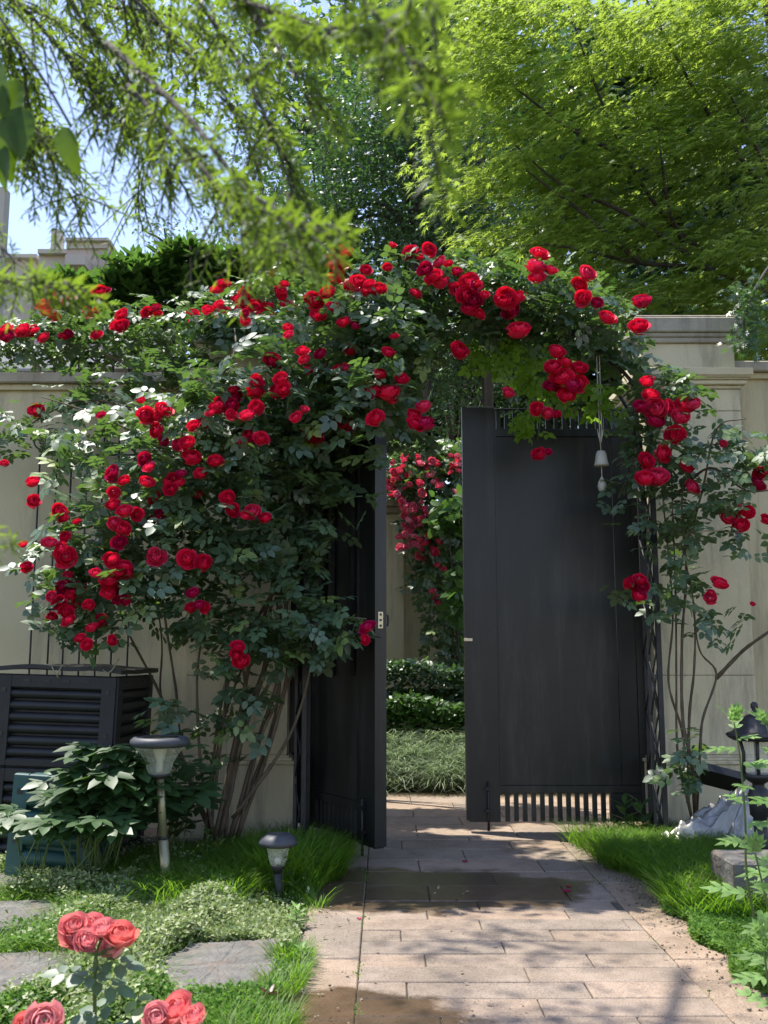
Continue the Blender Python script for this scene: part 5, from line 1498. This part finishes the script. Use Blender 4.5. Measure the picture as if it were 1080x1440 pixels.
boughs([(100, -100, 1.5), (180, -10, 1.45), (250, 60, 1.4), (320, 140, 1.35), (380, 240, 1.3)], 46, .16, .023)
boughs([(-60, 160, 1.5), (-40, 260, 1.45), (-10, 330, 1.4), (25, 370, 1.3), (70, 400, 1.2)], 18, .12, .020)
boughs([(200, -120, 1.2), (300, -20, 1.1), (400, 20, 1.0), (470, 40, .95), (560, 30, .9)], 34, .11, .024, down=-.5)
boughs([(-100, -40, 1.8), (60, 20, 1.8), (150, 100, 1.8), (200, 220, 1.8), (190, 300, 1.8)], 44, .18, .022)
boughs([(150, 60, 1.2), (260, 160, 1.05), (340, 260, .95), (400, 300, .9), (470, 335, .85)], 26, .09, .024, down=-.35)
boughs([(420, -80, .85), (500, -10, .8), (560, 60, .75), (590, 120, .72), (610, 190, .7)], 16, .075, .026, down=-.5, r=.004)
boughs([(300, -80, 1.1), (360, 20, 1.05), (400, 80, 1.0), (440, 150, 1.0)], 18, .10, .022, down=-.6)
boughs([(560, -60, .8), (600, -10, .75), (625, 30, .72)], 6, .06, .024, down=-.5, r=.003)
boughs([(-60, 380, 1.2), (0, 390, 1.15), (50, 395, 1.1), (90, 400, 1.05)], 18, .075, .022, down=-.9, r=.004)
boughs([(-80, 740, 1.2), (-40, 760, 1.15), (10, 768, 1.1)], 6, .03, .028, down=-.1, r=.003, side=.3)
boughs([(40, -60, 1.7), (120, 0, 1.7), (230, 20, 1.6), (330, 60, 1.5)], 36, .15, .022)
boughs([(-40, -60, 1.4), (60, 40, 1.4), (130, 120, 1.4), (170, 180, 1.35)], 40, .15, .022)
boughs([(160, -80, 1.5), (200, 60, 1.5), (210, 160, 1.45), (240, 260, 1.4)], 36, .15, .022)
boughs([(-60, 170, 1.4), (0, 170, 1.4), (40, 180, 1.4), (70, 200, 1.35)], 26, .12, .020)
boughs([(-60, 20, 1.5), (20, 60, 1.5), (40, 160, 1.5), (50, 250, 1.45)], 36, .12, .022)
boughs([(180, 120, 1.3), (280, 230, 1.2), (350, 320, 1.1), (440, 360, 1.0)], 30, .10, .022, down=-.4)
boughs([(240, -60, 1.3), (330, 80, 1.25), (380, 180, 1.2), (420, 300, 1.15)], 30, .12, .022)
P, AX, NR, S = [], [], [], []
mbt = MB()
for (p0, d, L, droop, nl, ls) in twigs:
    k = 7; pts = [p0]; dd = d.copy()
    for i in range(k):
        dd = (dd + Vector((0, 0, -droop * .16))).normalized()
        pts.append(pts[-1] + dd * L / k)
    mbt.tube(pts, [.0016 * (1 - .6 * i / k) for i in range(k + 1)], 4)
    sd_ = dd.cross(Vector((0, 0, 1))); sd_.normalize()
    for j in range(nl):
        f = (j + 1) / nl; seg = min(k - 1, int(f * k)); a = pts[seg].lerp(pts[seg + 1], f * k - seg)
        t_ = (pts[seg + 1] - pts[seg]).normalized(); s1 = t_.cross(Vector((0, 0, 1)))
        if s1.length < .1: s1 = t_.cross(Vector((0, 1, 0)))
        s1.normalize(); s2 = t_.cross(s1)
        an = j * 2.4
        P.append(a); AX.append(t_ * .85 + (s1 * math.cos(an) + s2 * math.sin(an)) * rnd(.9, 1.6)); NR.append(s1 * math.sin(an) + Vector((0, 0, 1)) + Vector((rnd(-.3, .3), rnd(-.3, .3), 0)))
        S.append(ls * rnd(.75, 1.2) * (1 - .3 * f))
mbt.build('twigs', M['bark'], ft, kind='stuff')
P, AX, NR, S = np.array(P), np.array(AX), np.array(NR), np.array(S)
foliage(ft, T_NEEDLE, 'needle', P, frames(AX, NR), S, M['needle'])
print('needles', len(P))
# broad leaves hanging at the left edge
bt = thing('broadleaf_branch', W(-30, 40, 1.2), 'few broad dark leaves hanging at the left edge among the feathery branches', 'branch')
spec = [((88, 178), (.30, 0, -1), .072), ((22, 110), (-.1, 0, -1), .08), ((5, 165), (.1, 0, -1), .09), ((30, 150), (.1, -.2, -.9), .08), ((-12, 80), (.2, 0, -1), .1), ((8, 205), (-.1, .1, -.9), .06)]
T_BIG = bigleaf()
P = np.array([W(x, y_, 1.25) for (x, y_), a, s in spec]); A = np.array([a for _, a, _ in spec], float)
foliage(bt, T_BIG, 'broad', P, frames(A, np.array([(rnd(-.5, .5), -1, .3) for _ in spec])), np.array([s for *_, s in spec]), M['broad'])
MB().tube(spline([W(-60, -60, 1.25), W(10, 40, 1.25), W(60, 110, 1.25), W(100, 178, 1.25)], 5), .002, 5).build('stem', M['bark'], bt)

# the feathery tree goes on above the frame: its crown throws the dapples over lawn and path
def overhead(n_cl, box, per=55):
    (xa, xb, ya, yb, za, zb) = box
    cl = np.stack([RNG.uniform(xa, xb, n_cl), RNG.uniform(ya, yb, n_cl), RNG.uniform(za, zb, n_cl)], 1)
    k = n_cl; n = k * per; ci = np.repeat(np.arange(k), per)
    P = cl[ci] + RNG.normal(0, .13, (n, 3)) * np.array([1, 1, .6])
    scatter('upper_foliage', T_DIA, P, leaf_frames(n), RNG.uniform(.05, .09, n), M['needle'], ft, 'stuff')
overhead(46, (-2.0, -.3, 4.0, 6.4, 4.6, 5.8))
MB().tube(spline([(-2.3, .6, -.1), (-2.35, .8, 2.0), (-2.1, 1.2, 3.6), (-1.6, 2.8, 4.8), (-1.0, 4.8, 5.3)], 8), [.09 - .07 * i / 32 for i in range(33)], 8).build('trunk', M['bark'], ft)
tris = sum(len(o.data.loop_triangles) or sum(len(p.vertices) - 2 for p in o.data.polygons) if len(o.data.polygons) < 5000 else len(o.data.polygons) for o in {x.data.name: x for x in bpy.data.objects if x.type == 'MESH'}.values())
print('tris', tris, 'objects', len(bpy.data.objects))
